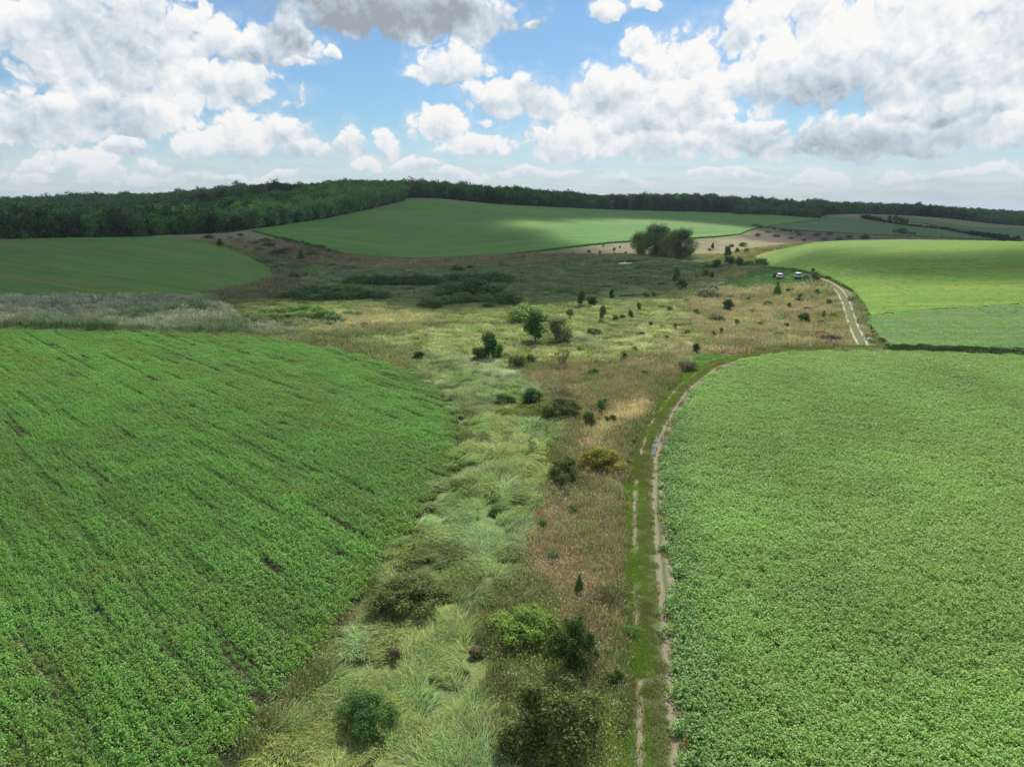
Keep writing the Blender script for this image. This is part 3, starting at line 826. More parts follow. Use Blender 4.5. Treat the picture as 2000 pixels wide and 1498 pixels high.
bean_right(FIELD_NEAR_RIGHT, 'bean_crop', 'closed light green bean canopy on the near right field beside the track', C(.29, .47, .12), C(.34, .51, .13), .86, 1.0, 400, 50)
bean_right(FIELD_RIGHT_LOW, 'bean_crop', 'pale bean canopy beyond the ditch on the right', C(.26, .46, .12), C(.27, .46, .11), .95, 1.15, 300, 60, .34)
bean_right(FIELD_RIGHT_HIGH, 'bean_crop', 'yellow green bean canopy along the upper track', C(.28, .50, .055), C(.25, .47, .05), 1.15, 1.2, 235, 70, .12)

# --- wild cover
M_GRASS = leaf_mat('grass blade', rough=.7, transl=.25, spec=.12)
rs = np.random.RandomState(21)


def tuft_mesh(nm, rs, n, R0, h, lean, w, lo=.65, hi=1.35, hue=.1, heads=0):
    base = np.zeros((n, 3)); q = np.sqrt(rs.uniform(0, 1, n)) * R0; a = rs.uniform(0, 6.283, n)
    base[:, 0] = np.cos(a) * q; base[:, 1] = np.sin(a) * q
    hh = h * rs.uniform(.6, 1.15, n); L = lean * rs.uniform(.5, 1.3, n)
    th = rs.normal(0, .45, n) if lean > h else rs.uniform(0, 6.283, n)
    tip = base + np.stack([np.cos(th) * L, np.sin(th) * L, hh], 1)
    dr = np.full(n, h * .25) * rs.uniform(.3, 1.4, n) if lean > h else np.full(n, h * .05)
    v, f = blades(base, tip, w * rs.uniform(.7, 1.4, n), dr, rs)
    c = leafvar(n, rs, lo, hi, hue, 8)
    if heads:
        k = rs.choice(n, heads, False); c2 = tip[k]
        hv, hf = quads(c2, rs.normal(size=(heads, 3)), w * 1.8, .8, rs)
        f = np.concatenate([f, hf + len(v)]); v = np.concatenate([v, hv]); c = np.concatenate([c, leafvar(heads, rs, 1.0, 1.7, .12)])
    return mesh_np(nm, v, f, M_GRASS, c)


C_LODGE = protos('lodged grass', [tuft_mesh('lodged', rs, 120, .38, .42, .90, .027, .45, 1.6, .10, 10) for _ in range(5)])
C_DRY = protos('dry stalks', [tuft_mesh('dry', rs, 85, .50, .55, .22, .026, .5, 1.5, .09, 9) for _ in range(5)])
C_SHORT = protos('short grass', [tuft_mesh('short', rs, 80, .42, .16, .10, .024, .6, 1.35, .12, 0) for _ in range(4)])


def herb_patch(rs):
    k = 150
    c = np.stack([rs.normal(0, .30, k), rs.normal(0, .30, k), np.abs(rs.normal(.28, .16, k))], 1)
    v, f = quads(c, rs.normal(0, .6, (k, 3)) + [0, 0, .8], rs.uniform(.025, .06, k), .55, rs)
    return mesh_np('herb', v, f, M_GRASS, leafvar(k, rs, .6, 1.4, .14))


C_HERB = protos('herbs', [herb_patch(rs) for _ in range(4)])

VALLEY = [(-160, 8), (-160, 300), (250, 300), (250, 110), (140, 96), (60, 60), (12, 8)]
excl = [FIELD_NEAR_LEFT, FIELD_NEAR_RIGHT, FIELD_RIGHT_LOW, FIELD_RIGHT_HIGH, FIELD_FAR_LEFT, FIELD_MIDDLE, POND]


def free(x, y, track=True):
    k = np.ones(len(x), bool)
    for P in excl:
        k &= ~inside(P, x, y)
    k &= ~(inside(REEDS, x, y) & (project(x, y, 0)[0] < 500))
    if track:
        d, _, _ = seg_dist(TRACK_LINE, x, y, False); k &= d > 1.35
        d, _, _ = seg_dist(TRACK_UP, x, y, False); k &= d > 1.35
    return k


def wild(step, rmin, rmax, seed, scale):
    rs = np.random.RandomState(seed)
    x, y = grid_pts(VALLEY, step, rs, .5, rmax=rmax, rmin=rmin, margin=200)
    k = free(x, y); x, y = x[k], y[k]
    col, kd = cover_colour(x, y)
    col = col * rs.uniform(.8, 1.25, (len(x), 1)) * (1 + rs.normal(0, .05, (len(x), 3)))
    return x, y, col, kd, rs


sets = {'lodge': [], 'dry': [], 'short': [], 'herb': []}
for (step, r0, r1, seed, scl) in ((.40, 0, 48, 81, .85), (.62, 48, 95, 82, 1.15), (1.15, 95, 170, 83, 1.9), (2.0, 170, 310, 84, 3.0)):
    x, y, col, kd, rs = wild(step, r0, r1, seed, scl)
    hol = fbm(x * 1.0, y * .7, 1.7, 93, 2)
    k_ = ~((kd == 7) & (hol < .36)); x, y, col, kd, hol = x[k_], y[k_], col[k_], kd[k_], hol[k_]
    q = rs.uniform(0, 1, len(x))
    lod = ((kd == 7) & (q < .93)) | (kd == 10) | ((kd == 2) & (q < .55)) | ((kd == 3) & (q < .5))
    lawn = (kd == 9)
    herb = ~lod & ~lawn & (((kd == 8) & (q < .6)) | ((kd == 3) & (q > .7)) | ((kd == 5) & (q < .28)) | ((kd == 0) & (q < .3)) | ((kd == 4) & (q < .12)) | (kd == 7))
    dry = ~lod & ~lawn & ~herb
    hgt = np.where(kd == 2, .8, np.where(kd == 7, .6 + .9 * hol, 1.0)) * (.7 + .6 * fbm(x, y, 3, 91, 2))
    if r1 > 100:
        hgt = hgt * .62
    for nm, m in (('lodge', lod), ('dry', dry), ('herb', herb), ('short', lawn)):
        s = scl * rs.uniform(.8, 1.25, m.sum())
        sets[nm].append((x[m], y[m], col[m], np.stack([s, s, s * hgt[m]], 1)))
swirl = lambda x, y: fbm(x, y, 5, 95, 3) * 13 + fbm(x, y, 1.5, 96, 2) * 5.0
for nm, cl, npr, lab in (('lodge', C_LODGE, 5, 'wind-flattened silvery marsh grass in swirls between the fields'), ('dry', C_DRY, 5, 'dry brown and tan weeds and seed stalks of the valley floor'),
                         ('herb', C_HERB, 4, 'low green leafy weeds between the dry grass'), ('short', C_SHORT, 4, 'short mown green grass around the parked cars')):
    x = np.concatenate([a[0] for a in sets[nm]]); y = np.concatenate([a[1] for a in sets[nm]]); col = np.concatenate([a[2] for a in sets[nm]]); s = np.concatenate([a[3] for a in sets[nm]])
    rot = swirl(x, y) if nm == 'lodge' else RS.uniform(0, 6.28, len(x))
    print(nm, len(x))
    scatter({'lodge': 'marsh_grass', 'dry': 'dry_grass', 'herb': 'weeds', 'short': 'lawn_grass'}[nm], lab, cl, npr, np.stack([x, y, height(x, y) - .02], 1), rot, s, col * 1.12)

# --- reeds
M_REED = leaf_mat('reed stalk', rough=.7, transl=.2, spec=.2)


def reed_mesh(rs):
    n = 46
    b = np.stack([rs.uniform(-.8, .8, n), rs.uniform(-.8, .8, n), np.zeros(n)], 1); h = rs.uniform(1.5, 2.3, n)
    tip = b + np.stack([rs.normal(.12, .12, n), rs.normal(0, .1, n), h], 1)
    v, f = blades(b, tip, np.full(n, .075), np.zeros(n), rs)
    c = leafvar(n, rs, .5, 1.0, .06, 8) * np.array([.8, 1.05, .8])
    m = 40; k = rs.choice(n, m, False)
    b2 = tip[k] - [0, 0, .18]; t2 = tip[k] + np.stack([rs.normal(.10, .05, m), rs.normal(0, .04, m), np.full(m, .22)], 1)
    v2, f2 = blades(b2, t2, np.full(m, .14), np.zeros(m), rs)
    c2 = leafvar(m, rs, 1.0, 1.75, .05, 8) * np.array([1.0, 1.0, 1.0])
    return mesh_np('reed', np.concatenate([v, v2]), np.concatenate([f, f2 + len(v)]), M_REED, np.concatenate([c, c2]))


rs = np.random.RandomState(31)
C_REED = protos('reeds', [reed_mesh(rs) for _ in range(4)])
x, y = grid_pts(REEDS, 1.15, rs, .5)
k = ~inside(FIELD_NEAR_LEFT, x, y) & ~inside(FIELD_FAR_LEFT, x, y); x, y = x[k], y[k]
d, _, _ = seg_dist(REEDS, x, y)
thin = fbm(x, y, 16, 101, 3)
px_, py_, _ = project(x, y, 0)
k = ~((px_ > 560) & (thin > .47) & (d > 4)); x, y, thin = x[k], y[k], thin[k]
px_, py_, _ = project(x, y, 0); k = rs.uniform(0, 1, len(x)) > sstep(px_, 520, 900) * 1.05; x, y, px_ = x[k], y[k], px_[k]
s = .85 * rs.uniform(.7, 1.2, len(x)) * (.6 + .75 * fbm(x, y, 6, 102, 3)) * (1 - .45 * sstep(px_, 380, 560))
col = np.tile(C(.43, .425, .35), (len(x), 1)) * rs.uniform(.8, 1.2, (len(x), 1))
w = sstep(fbm(x, y, 12, 103, 3), .42, .6)[:, None] * .75; col = col * (1 - w) + C(.27, .34, .20) * w
w = sstep(fbm(x, y, 6, 104, 3), .55, .68)[:, None] * .7; col = col * (1 - w) + C(.58, .555, .49) * w
scatter('reeds', 'tall grey brown reed bed behind the near left field', C_REED, 4, np.stack([x, y, height(x, y) - .05], 1), rs.uniform(-.5, .5, len(x)), s, col)


# ------------------------------------------------------------------ tracks
def ribbon(name, line, width, mat, label, lift=.03, nc=25, end=None):
    p = np.array(line); seg = np.hypot(*np.diff(p, axis=0).T); s = np.concatenate([[0], np.cumsum(seg)])
    t = np.arange(0, s[-1], .3); cx = np.interp(t, s, p[:, 0]); cy = np.interp(t, s, p[:, 1])
    k = np.ones(9) / 9
    cx[4:-4] = np.convolve(cx, k, 'valid'); cy[4:-4] = np.convolve(cy, k, 'valid')
    dx = np.gradient(cx); dy = np.gradient(cy); L = np.hypot(dx, dy); nx, ny = dy / L, -dx / L
    o = np.linspace(-width, width, nc)
    wob = 1 + .12 * (vnoise(t, t * 0, 6, 5) - .5)
    X = cx[:, None] + nx[:, None] * o * wob[:, None]; Y = cy[:, None] + ny[:, None] * o * wob[:, None]
    rut = -.07 * (np.exp(-((o + .68) / .18) ** 2) + np.exp(-((o - .68) / .18) ** 2))
    Z = height(X, Y) + lift + .06 + rut - .07 * (np.abs(o) / width) ** 6
    v = np.stack([X.ravel(), Y.ravel(), Z.ravel()], 1)
    i, j = np.meshgrid(np.arange(len(t) - 1), np.arange(nc - 1), indexing='ij'); a = (i * nc + j).ravel()
    f = np.stack([a, a + nc, a + nc + 1, a + 1], 1)[:, ::-1]
    me = mesh_np(name, v, f, mat, None, True)
    at = me.attributes.new('across', 'FLOAT', 'POINT'); at.data.foreach_set('value', np.tile(o, len(t)).astype(np.float32))
    at = me.attributes.new('along', 'FLOAT', 'POINT'); at.data.foreach_set('value', np.repeat(t, nc).astype(np.float32))
    return put(name, me, kind='structure', label=label)


def track_mat(name, green, mid, rutc, bare, rut_w=.22, bare_from=1.15):
    m, N = new_mat(name)
    P = N.n('ShaderNodeNewGeometry').outputs['Position']
    ac = N.n('ShaderNodeAttribute', attribute_name='across').outputs['Fac']
    n1 = N.noise(P, 1.1, 5, .65); n2 = N.noise(P, 5.0, 4, .65)
    acn = N.m('ADD', ac, N.m('MULTIPLY', N.m('SUBTRACT', n1, .5), .22))
    c = N.mix(N.rng(n2, .4, .62), green, mid)
    rut = N.m('ABSOLUTE', N.m('SUBTRACT', N.m('ABSOLUTE', acn), .68))
    rw = N.m('MULTIPLY', N.rng(rut, rut_w, rut_w * .35, 0, 1, smooth=True), N.rng(n1, .30, .50, .6, 1.0))
    c = N.mix(rw, c, N.mix(N.rng(n2, .35, .65), rutc, tuple(q * .72 for q in rutc)))
    c = N.mix(N.m('MULTIPLY', N.rng(acn, bare_from, bare_from + .2), N.rng(n1, .36, .52)), c, N.mix(N.rng(n2, .35, .65), bare, tuple(q * .6 for q in bare)))
    b = N.n('ShaderNodeBsdfPrincipled'); N.put(b.inputs['Base Color'], c); b.inputs['Roughness'].default_value = .9; b.inputs['Specular IOR Level'].default_value = .2
    bp = N.n('ShaderNodeBump'); bp.inputs['Distance'].default_value = .06; bp.inputs['Strength'].default_value = .7
    N.put(bp.inputs['Height'], n2); N.t.links.new(bp.outputs[0], b.inputs['Normal'])
    out_surface(N, b.outputs[0])
    return m


ribbon('dirt_track', TRACK_LINE, 1.5, track_mat('grassy track', (.10, .15, .035), (.12, .13, .055), (.30, .255, .17), (.33, .27, .20), .27, .98), 'grassy two-rut dirt track curving along the near right field')
ribbon('dirt_track', TRACK_UP, 1.35, track_mat('pale track', (.14, .155, .055), (.12, .13, .05), (.52, .47, .31), (.24, .21, .14), .24), 'pale two-rut track climbing beside the bright right field')
# grass growing on the near track
rs = np.random.RandomState(41)
tp = np.array(TRACK_LINE); sg = np.hypot(*np.diff(tp, axis=0).T); ss = np.concatenate([[0], np.cumsum(sg)])
n = 11000; t = rs.uniform(0, ss[-1], n) ; o = rs.uniform(-1.45, 1.5, n)
cx = np.interp(t, ss, tp[:, 0]); cy = np.interp(t, ss, tp[:, 1]); dx = np.interp(t + .5, ss, tp[:, 0]) - cx; dy = np.interp(t + .5, ss, tp[:, 1]) - cy
L = np.maximum(np.hypot(dx, dy), 1e-6); x = cx + dy / L * o; y = cy - dx / L * o
k = (np.abs(o - .68 + .15 * (vnoise(x, y, 1.2, 7) - .5)) > .30) & ((np.abs(o + .68) > .26) | (fbm(x, y, 5, 114, 2) > .66)) & (y > 8) & ((o < .95) | (fbm(x, y, 2, 111, 2) > .62)) & ((o < -.1) | (rs.uniform(0, 1, n) < .6))
x, y, o = x[k], y[k], o[k]
col = np.where((o < -.15)[:, None], C(.27, .40, .075), C(.29, .33, .12)) * rs.uniform(.75, 1.25, (len(x), 1))
w = sstep(fbm(x, y, 3, 113, 2), .5, .65)[:, None] * .6; col = col * (1 - w) + C(.28, .24, .11) * w
s = rs.uniform(.45, .95, len(x))
scatter('track_grass', 'short bright grass and clover growing between the ruts of the track', C_SHORT, 4, np.stack([x, y, height(x, y) + .05], 1), rs.uniform(0, 6.28, len(x)), s, col)


# ------------------------------------------------------------------ water
def water(name, poly, lift, mat, label):
    p = np.array(poly); z = float(height(p[:, 0], p[:, 1]).max()) + lift if name == 'pond' else None
    zz = np.full(len(p), z) if z is not None else height(p[:, 0], p[:, 1]) + lift
    me = bpy.data.meshes.new(name)
    me.from_pydata([(a, b, c) for (a, b), c in zip(p, zz)], [], [list(range(len(p)))])
    me.materials.append(mat)
    return put(name, me, kind='structure', label=label)


MW, N = new_mat('shallow water')
b = N.n('ShaderNodeBsdfPrincipled'); b.inputs['Base Color'].default_value = (.16, .15, .13, 1); b.inputs['Roughness'].default_value = .06; b.inputs['IOR'].default_value = 1.33
b.inputs['Coat Weight'].default_value = 1.0; b.inputs['Coat IOR'].default_value = 1.6
bp = N.n('ShaderNodeBump'); bp.inputs['Strength'].default_value = .05
N.put(bp.inputs['Height'], N.noise(N.n('ShaderNodeNewGeometry').outputs['Position'], 3.0, 3)); N.t.links.new(bp.outputs[0], b.inputs['Normal'])
out_surface(N, b.outputs[0])
water('pond', POND, .12, MW, 'small pale pond in front of the round tree clump')
water('puddle', smooth_line(PUDDLE + PUDDLE[:1], 2)[:-1], .115, MW, 'narrow bright puddle lying in the right rut of the track')
# sandy rim behind the pond
sl = wline([(1190, 515), (1230, 509.5), (1280, 508.5), (1325, 511)], 10)
msand = simple_mat('sandy mud', (.50, .43, .30), .9, noise=.3, scale=.5)
p = np.array(smooth_line(sl)); me = bpy.data.meshes.new('sand')
vv = []
for i, (a, b_) in enumerate(p):
    w = 1.5 * math.sin(math.pi * (i + .5) / len(p)) + .3
    vv += [(a, b_ - w, float(height(a, b_ - w)) + .12), (a, b_ + w, float(height(a, b_ + w)) + .12)]
me.from_pydata(vv, [], [(2 * i, 2 * i + 2, 2 * i + 3, 2 * i + 1) for i in range(len(p) - 1)]); me.materials.append(msand)
put('path', me, kind='structure', label='bare sandy bank behind the pond')


#==SHRUBS==
# ------------------------------------------------------------------ shrubs and trees, each a thing with a crown and stems
M_LEAFO = leaf_mat('shrub leaf', source='OBJECT', rough=.6, transl=.30, spec=.10)
M_BARK = simple_mat('bark', (.13, .10, .075), .9, noise=.3, scale=4)


def crown_mesh(nm, seed, n, leaf, lobes, shell=.55, up=.25, lo=.55, hi=1.45, hue=.12, mat=None, aspect=.6):
    """lobes: (x, y, z, rx, ry, rz) in a unit box one wide and one high; leaves spread mostly in the outer shell of each lobe"""
    rs = np.random.RandomState(seed)
    lb = np.array(lobes, float); vol = (lb[:, 3] * lb[:, 4] * lb[:, 5]) ** .75; cnt = rs.multinomial(n, vol / vol.sum())
    cs, ns, vs = [], [], []
    for L, k in zip(lb, cnt):
        d = rs.normal(size=(k, 3)); d /= np.linalg.norm(d, axis=1, keepdims=True)
        q = 1 - shell * rs.uniform(0, 1, (k, 1)) ** 1.6
        q *= 1 + .16 * np.sin(d[:, :1] * 7 + seed) * np.cos(d[:, 1:2] * 6 + L[0] * 20) + .12 * np.sin(d[:, 2:] * 9)
        p = L[:3] + d * q * L[3:]
        cs.append(p); ns.append(d + [0, 0, up] + rs.normal(0, .45, (k, 3)))
        vs.append(np.full(k, rs.uniform(.82, 1.18)))
    c = np.concatenate(cs); nn = np.concatenate(ns); lv = np.concatenate(vs)
    k = c[:, 2] > .01; c, nn, lv = c[k], nn[k], lv[k]
    v, f = quads(c, nn, leaf * rs.uniform(.6, 1.3, len(c)), aspect, rs)
    col = leafvar(len(c), rs, lo, hi, hue) * np.repeat(lv, 4)[:, None]
    return mesh_np(nm, v, f, mat or M_LEAFO, col)


def tube(p0, p1, r0, r1, n=6):
    p0 = np.array(p0, float); p1 = np.array(p1, float); d = p1 - p0; d /= np.linalg.norm(d)
    a = np.cross(d, [1, 0, .3]); a /= np.linalg.norm(a); b = np.cross(d, a)
    an = np.arange(n) * 2 * math.pi / n; ring = np.cos(an)[:, None] * a + np.sin(an)[:, None] * b
    v = np.concatenate([p0 + ring * r0, p1 + ring * r1]); i = np.arange(n); j = (i + 1) % n
    return v, np.stack([i, j, j + n, i + n], 1)


def stems_mesh(nm, seed, kind):
    rs = np.random.RandomState(seed); V, Fc, o = [], [], 0
    def add(a, b, r0, r1):
        nonlocal o
        v, f = tube(a, b, r0, r1); V.append(v); Fc.append(f + o); o += len(v)
    if kind == 'trunk':
        pts = [np.array([0, 0, -.03])]; 
        for i in range(5):
            pts.append(pts[-1] + [rs.normal(0, .015), rs.normal(0, .015), .17])
        rad = [.030, .024, .019, .014, .009, .004]
        for i in range(5):
            add(pts[i], pts[i + 1], rad[i], rad[i + 1])
            if i >= 1:
                for _ in range(3):
                    a = rs.uniform(0, 6.28); add(pts[i + 1] - [0, 0, .03], pts[i + 1] + [math.cos(a) * .26, math.sin(a) * .26, rs.uniform(.08, .2)], rad[i + 1] * .6, .003)
    else:
        for k in range(7 if kind == 'multi' else 11):
            a = k * 2.4 + rs.uniform(-.3, .3); sp = rs.uniform(.10, .34); b = np.array([math.cos(a) * .03, math.sin(a) * .03, -.03])
            m = b + [math.cos(a) * sp * .5, math.sin(a) * sp * .5, .4]; e = m + [math.cos(a) * sp * .6, math.sin(a) * sp * .6, rs.uniform(.25, .45)]
            add(b, m, .013, .009); add(m, e, .009, .002)
            a2 = a + rs.uniform(-1, 1); add(m, m + [math.cos(a2) * .2, math.sin(a2) * .2, .3], .006, .002)
    return mesh_np(nm, np.concatenate(V), np.concatenate(Fc), M_BARK, None, True)


def rl(seed, n, w, z0, z1, r0, r1, flat=1.0):
    rs = np.random.RandomState(seed); L = []
    for _ in range(n):
        a = rs.uniform(0, 6.28); z = rs.uniform(z0, z1); q = math.sqrt(rs.uniform(0, 1)) * w * (1 - .75 * max(0, (z - .45)) / .55); r = rs.uniform(r0, r1)
        L.append((math.cos(a) * q, math.sin(a) * q, z, r, r, r * flat))
    return L


SHAPES = {}


def shape(key, *ms, stem='multi'):
    SHAPES[key] = (list(ms), [stems_mesh('stem', hash(key) % 997 if False else sum(map(ord, key)), stem)])


shape('round', *[crown_mesh('crown', 200 + i, 3200, .031, rl(200 + i, 20, .36, .16, .80, .08, .20), shell=.8) for i in range(4)])
shape('roundhi', *[crown_mesh('crown', 210 + i, 15000, .0155, rl(210 + i, 44, .42, .12, .86, .05, .16), shell=1.0, hue=.13) for i in range(3)])
shape('dome', *[crown_mesh('crown', 220 + i, 3000, .030, [(0, 0, .30, .46, .46, .52)] + rl(220 + i, 14, .36, .15, .70, .12, .20), lo=.65, hi=1.35) for i in range(4)])
shape('tree', *[crown_mesh('crown', 230 + i, 2600, .036, rl(230 + i, 16, .26, .30, .86, .12, .22)) for i in range(4)], stem='trunk')
shape('cone', *[crown_mesh('crown', 240 + i, 2000, .038, [(0, 0, .2 + .1 * k, .44 - .052 * k, .44 - .052 * k, .13) for k in range(8)]) for i in range(2)], stem='trunk')
shape('feather', *[crown_mesh('crown', 250 + i, 1500, .022, rl(250 + i, 26, .40, .35, .95, .05, .14), shell=1.0, aspect=.3) for i in range(3)], stem='many')
shape('loose', *[crown_mesh('crown', 260 + i, 700, .045, rl(260 + i, 7, .30, .35, .85, .12, .20), shell=.9) for i in range(4)], stem='multi')
shape('lollipop', *[crown_mesh('crown', 270 + i, 900, .05, rl(270 + i, 7, .24, .55, .86, .14, .24)) for i in range(2)], stem='trunk')
shape('willow', *[crown_mesh('crown', 280 + i, 15000, .0165, rl(280 + i, 34, .36, .14, .86, .09, .20), shell=.6, aspect=.45) for i in range(4)], stem='trunk')

G_ = {'dk': (.085, .175, .042), 'vdk': (.125, .235, .065), 'md': (.13, .24, .05), 'ol': (.135, .175, .048), 'yl': (.30, .29, .05), 'lm': (.19, .29, .055), 'br': (.17, .145, .085),
      'gy': (.20, .225, .11), 'bl': (.085, .15, .038), 'wl': (.13, .21, .08), 'lg': (.18, .31, .07), 'gd': (.24, .32, .10)}
COUNT = {}


def plant(px, py, w, h, shp, colr, label, cat='shrub', name=None, group=None):
    x, y = ground_pt(px, py)
    d = math.sqrt(x * x + y * y + CAM_H ** 2); zc = project(x, y, 0)[2]; m = float(zc) / F_PX
    e = math.asin(min(1, CAM_H / d)); W = w * m
    H = max(.45 * W, (h * m - W * math.sin(e) * .8) / math.cos(e))
    W *= 1.42 if shp != 'willow' else 1.2; H *= 1.32; s = W * .32 / math.hypot(x, y); x *= 1 + s; y *= 1 + s
    z = float(height(x, y))
    cat = cat if shp not in ('tree', 'cone', 'lollipop', 'willow') or cat != 'shrub' else 'tree'
    nm = name or {'tree': 'tree', 'cone': 'conical_tree', 'lollipop': 'small_tree', 'willow': 'willow_tree', 'dome': 'willow_bush', 'feather': 'sapling'}.get(shp, 'shrub')
    root = bpy.data.objects.new(nm, None); COL.objects.link(root)
    root.empty_display_size = .3
    root.location = (x, y, z - .04)
    seed = int(px * 7 + py * 13); rz = (seed % 628) / 100
    root.rotation_euler = (0, 0, rz); root.scale = (W, W * (.9 + (seed % 5) * .05), H)
    cs, ss_ = SHAPES[shp]
    c = put('crown', cs[seed % len(cs)], root); k = .88 + (seed % 9) * .03
    c.color = tuple(v * k for v in G_[colr]) + (1,)
    put('trunk' if shp in ('tree', 'cone', 'lollipop', 'willow') else 'stem', ss_[0], root)
    root['label'] = label; root['category'] = cat
    if group:
        root['group'] = group
    return root


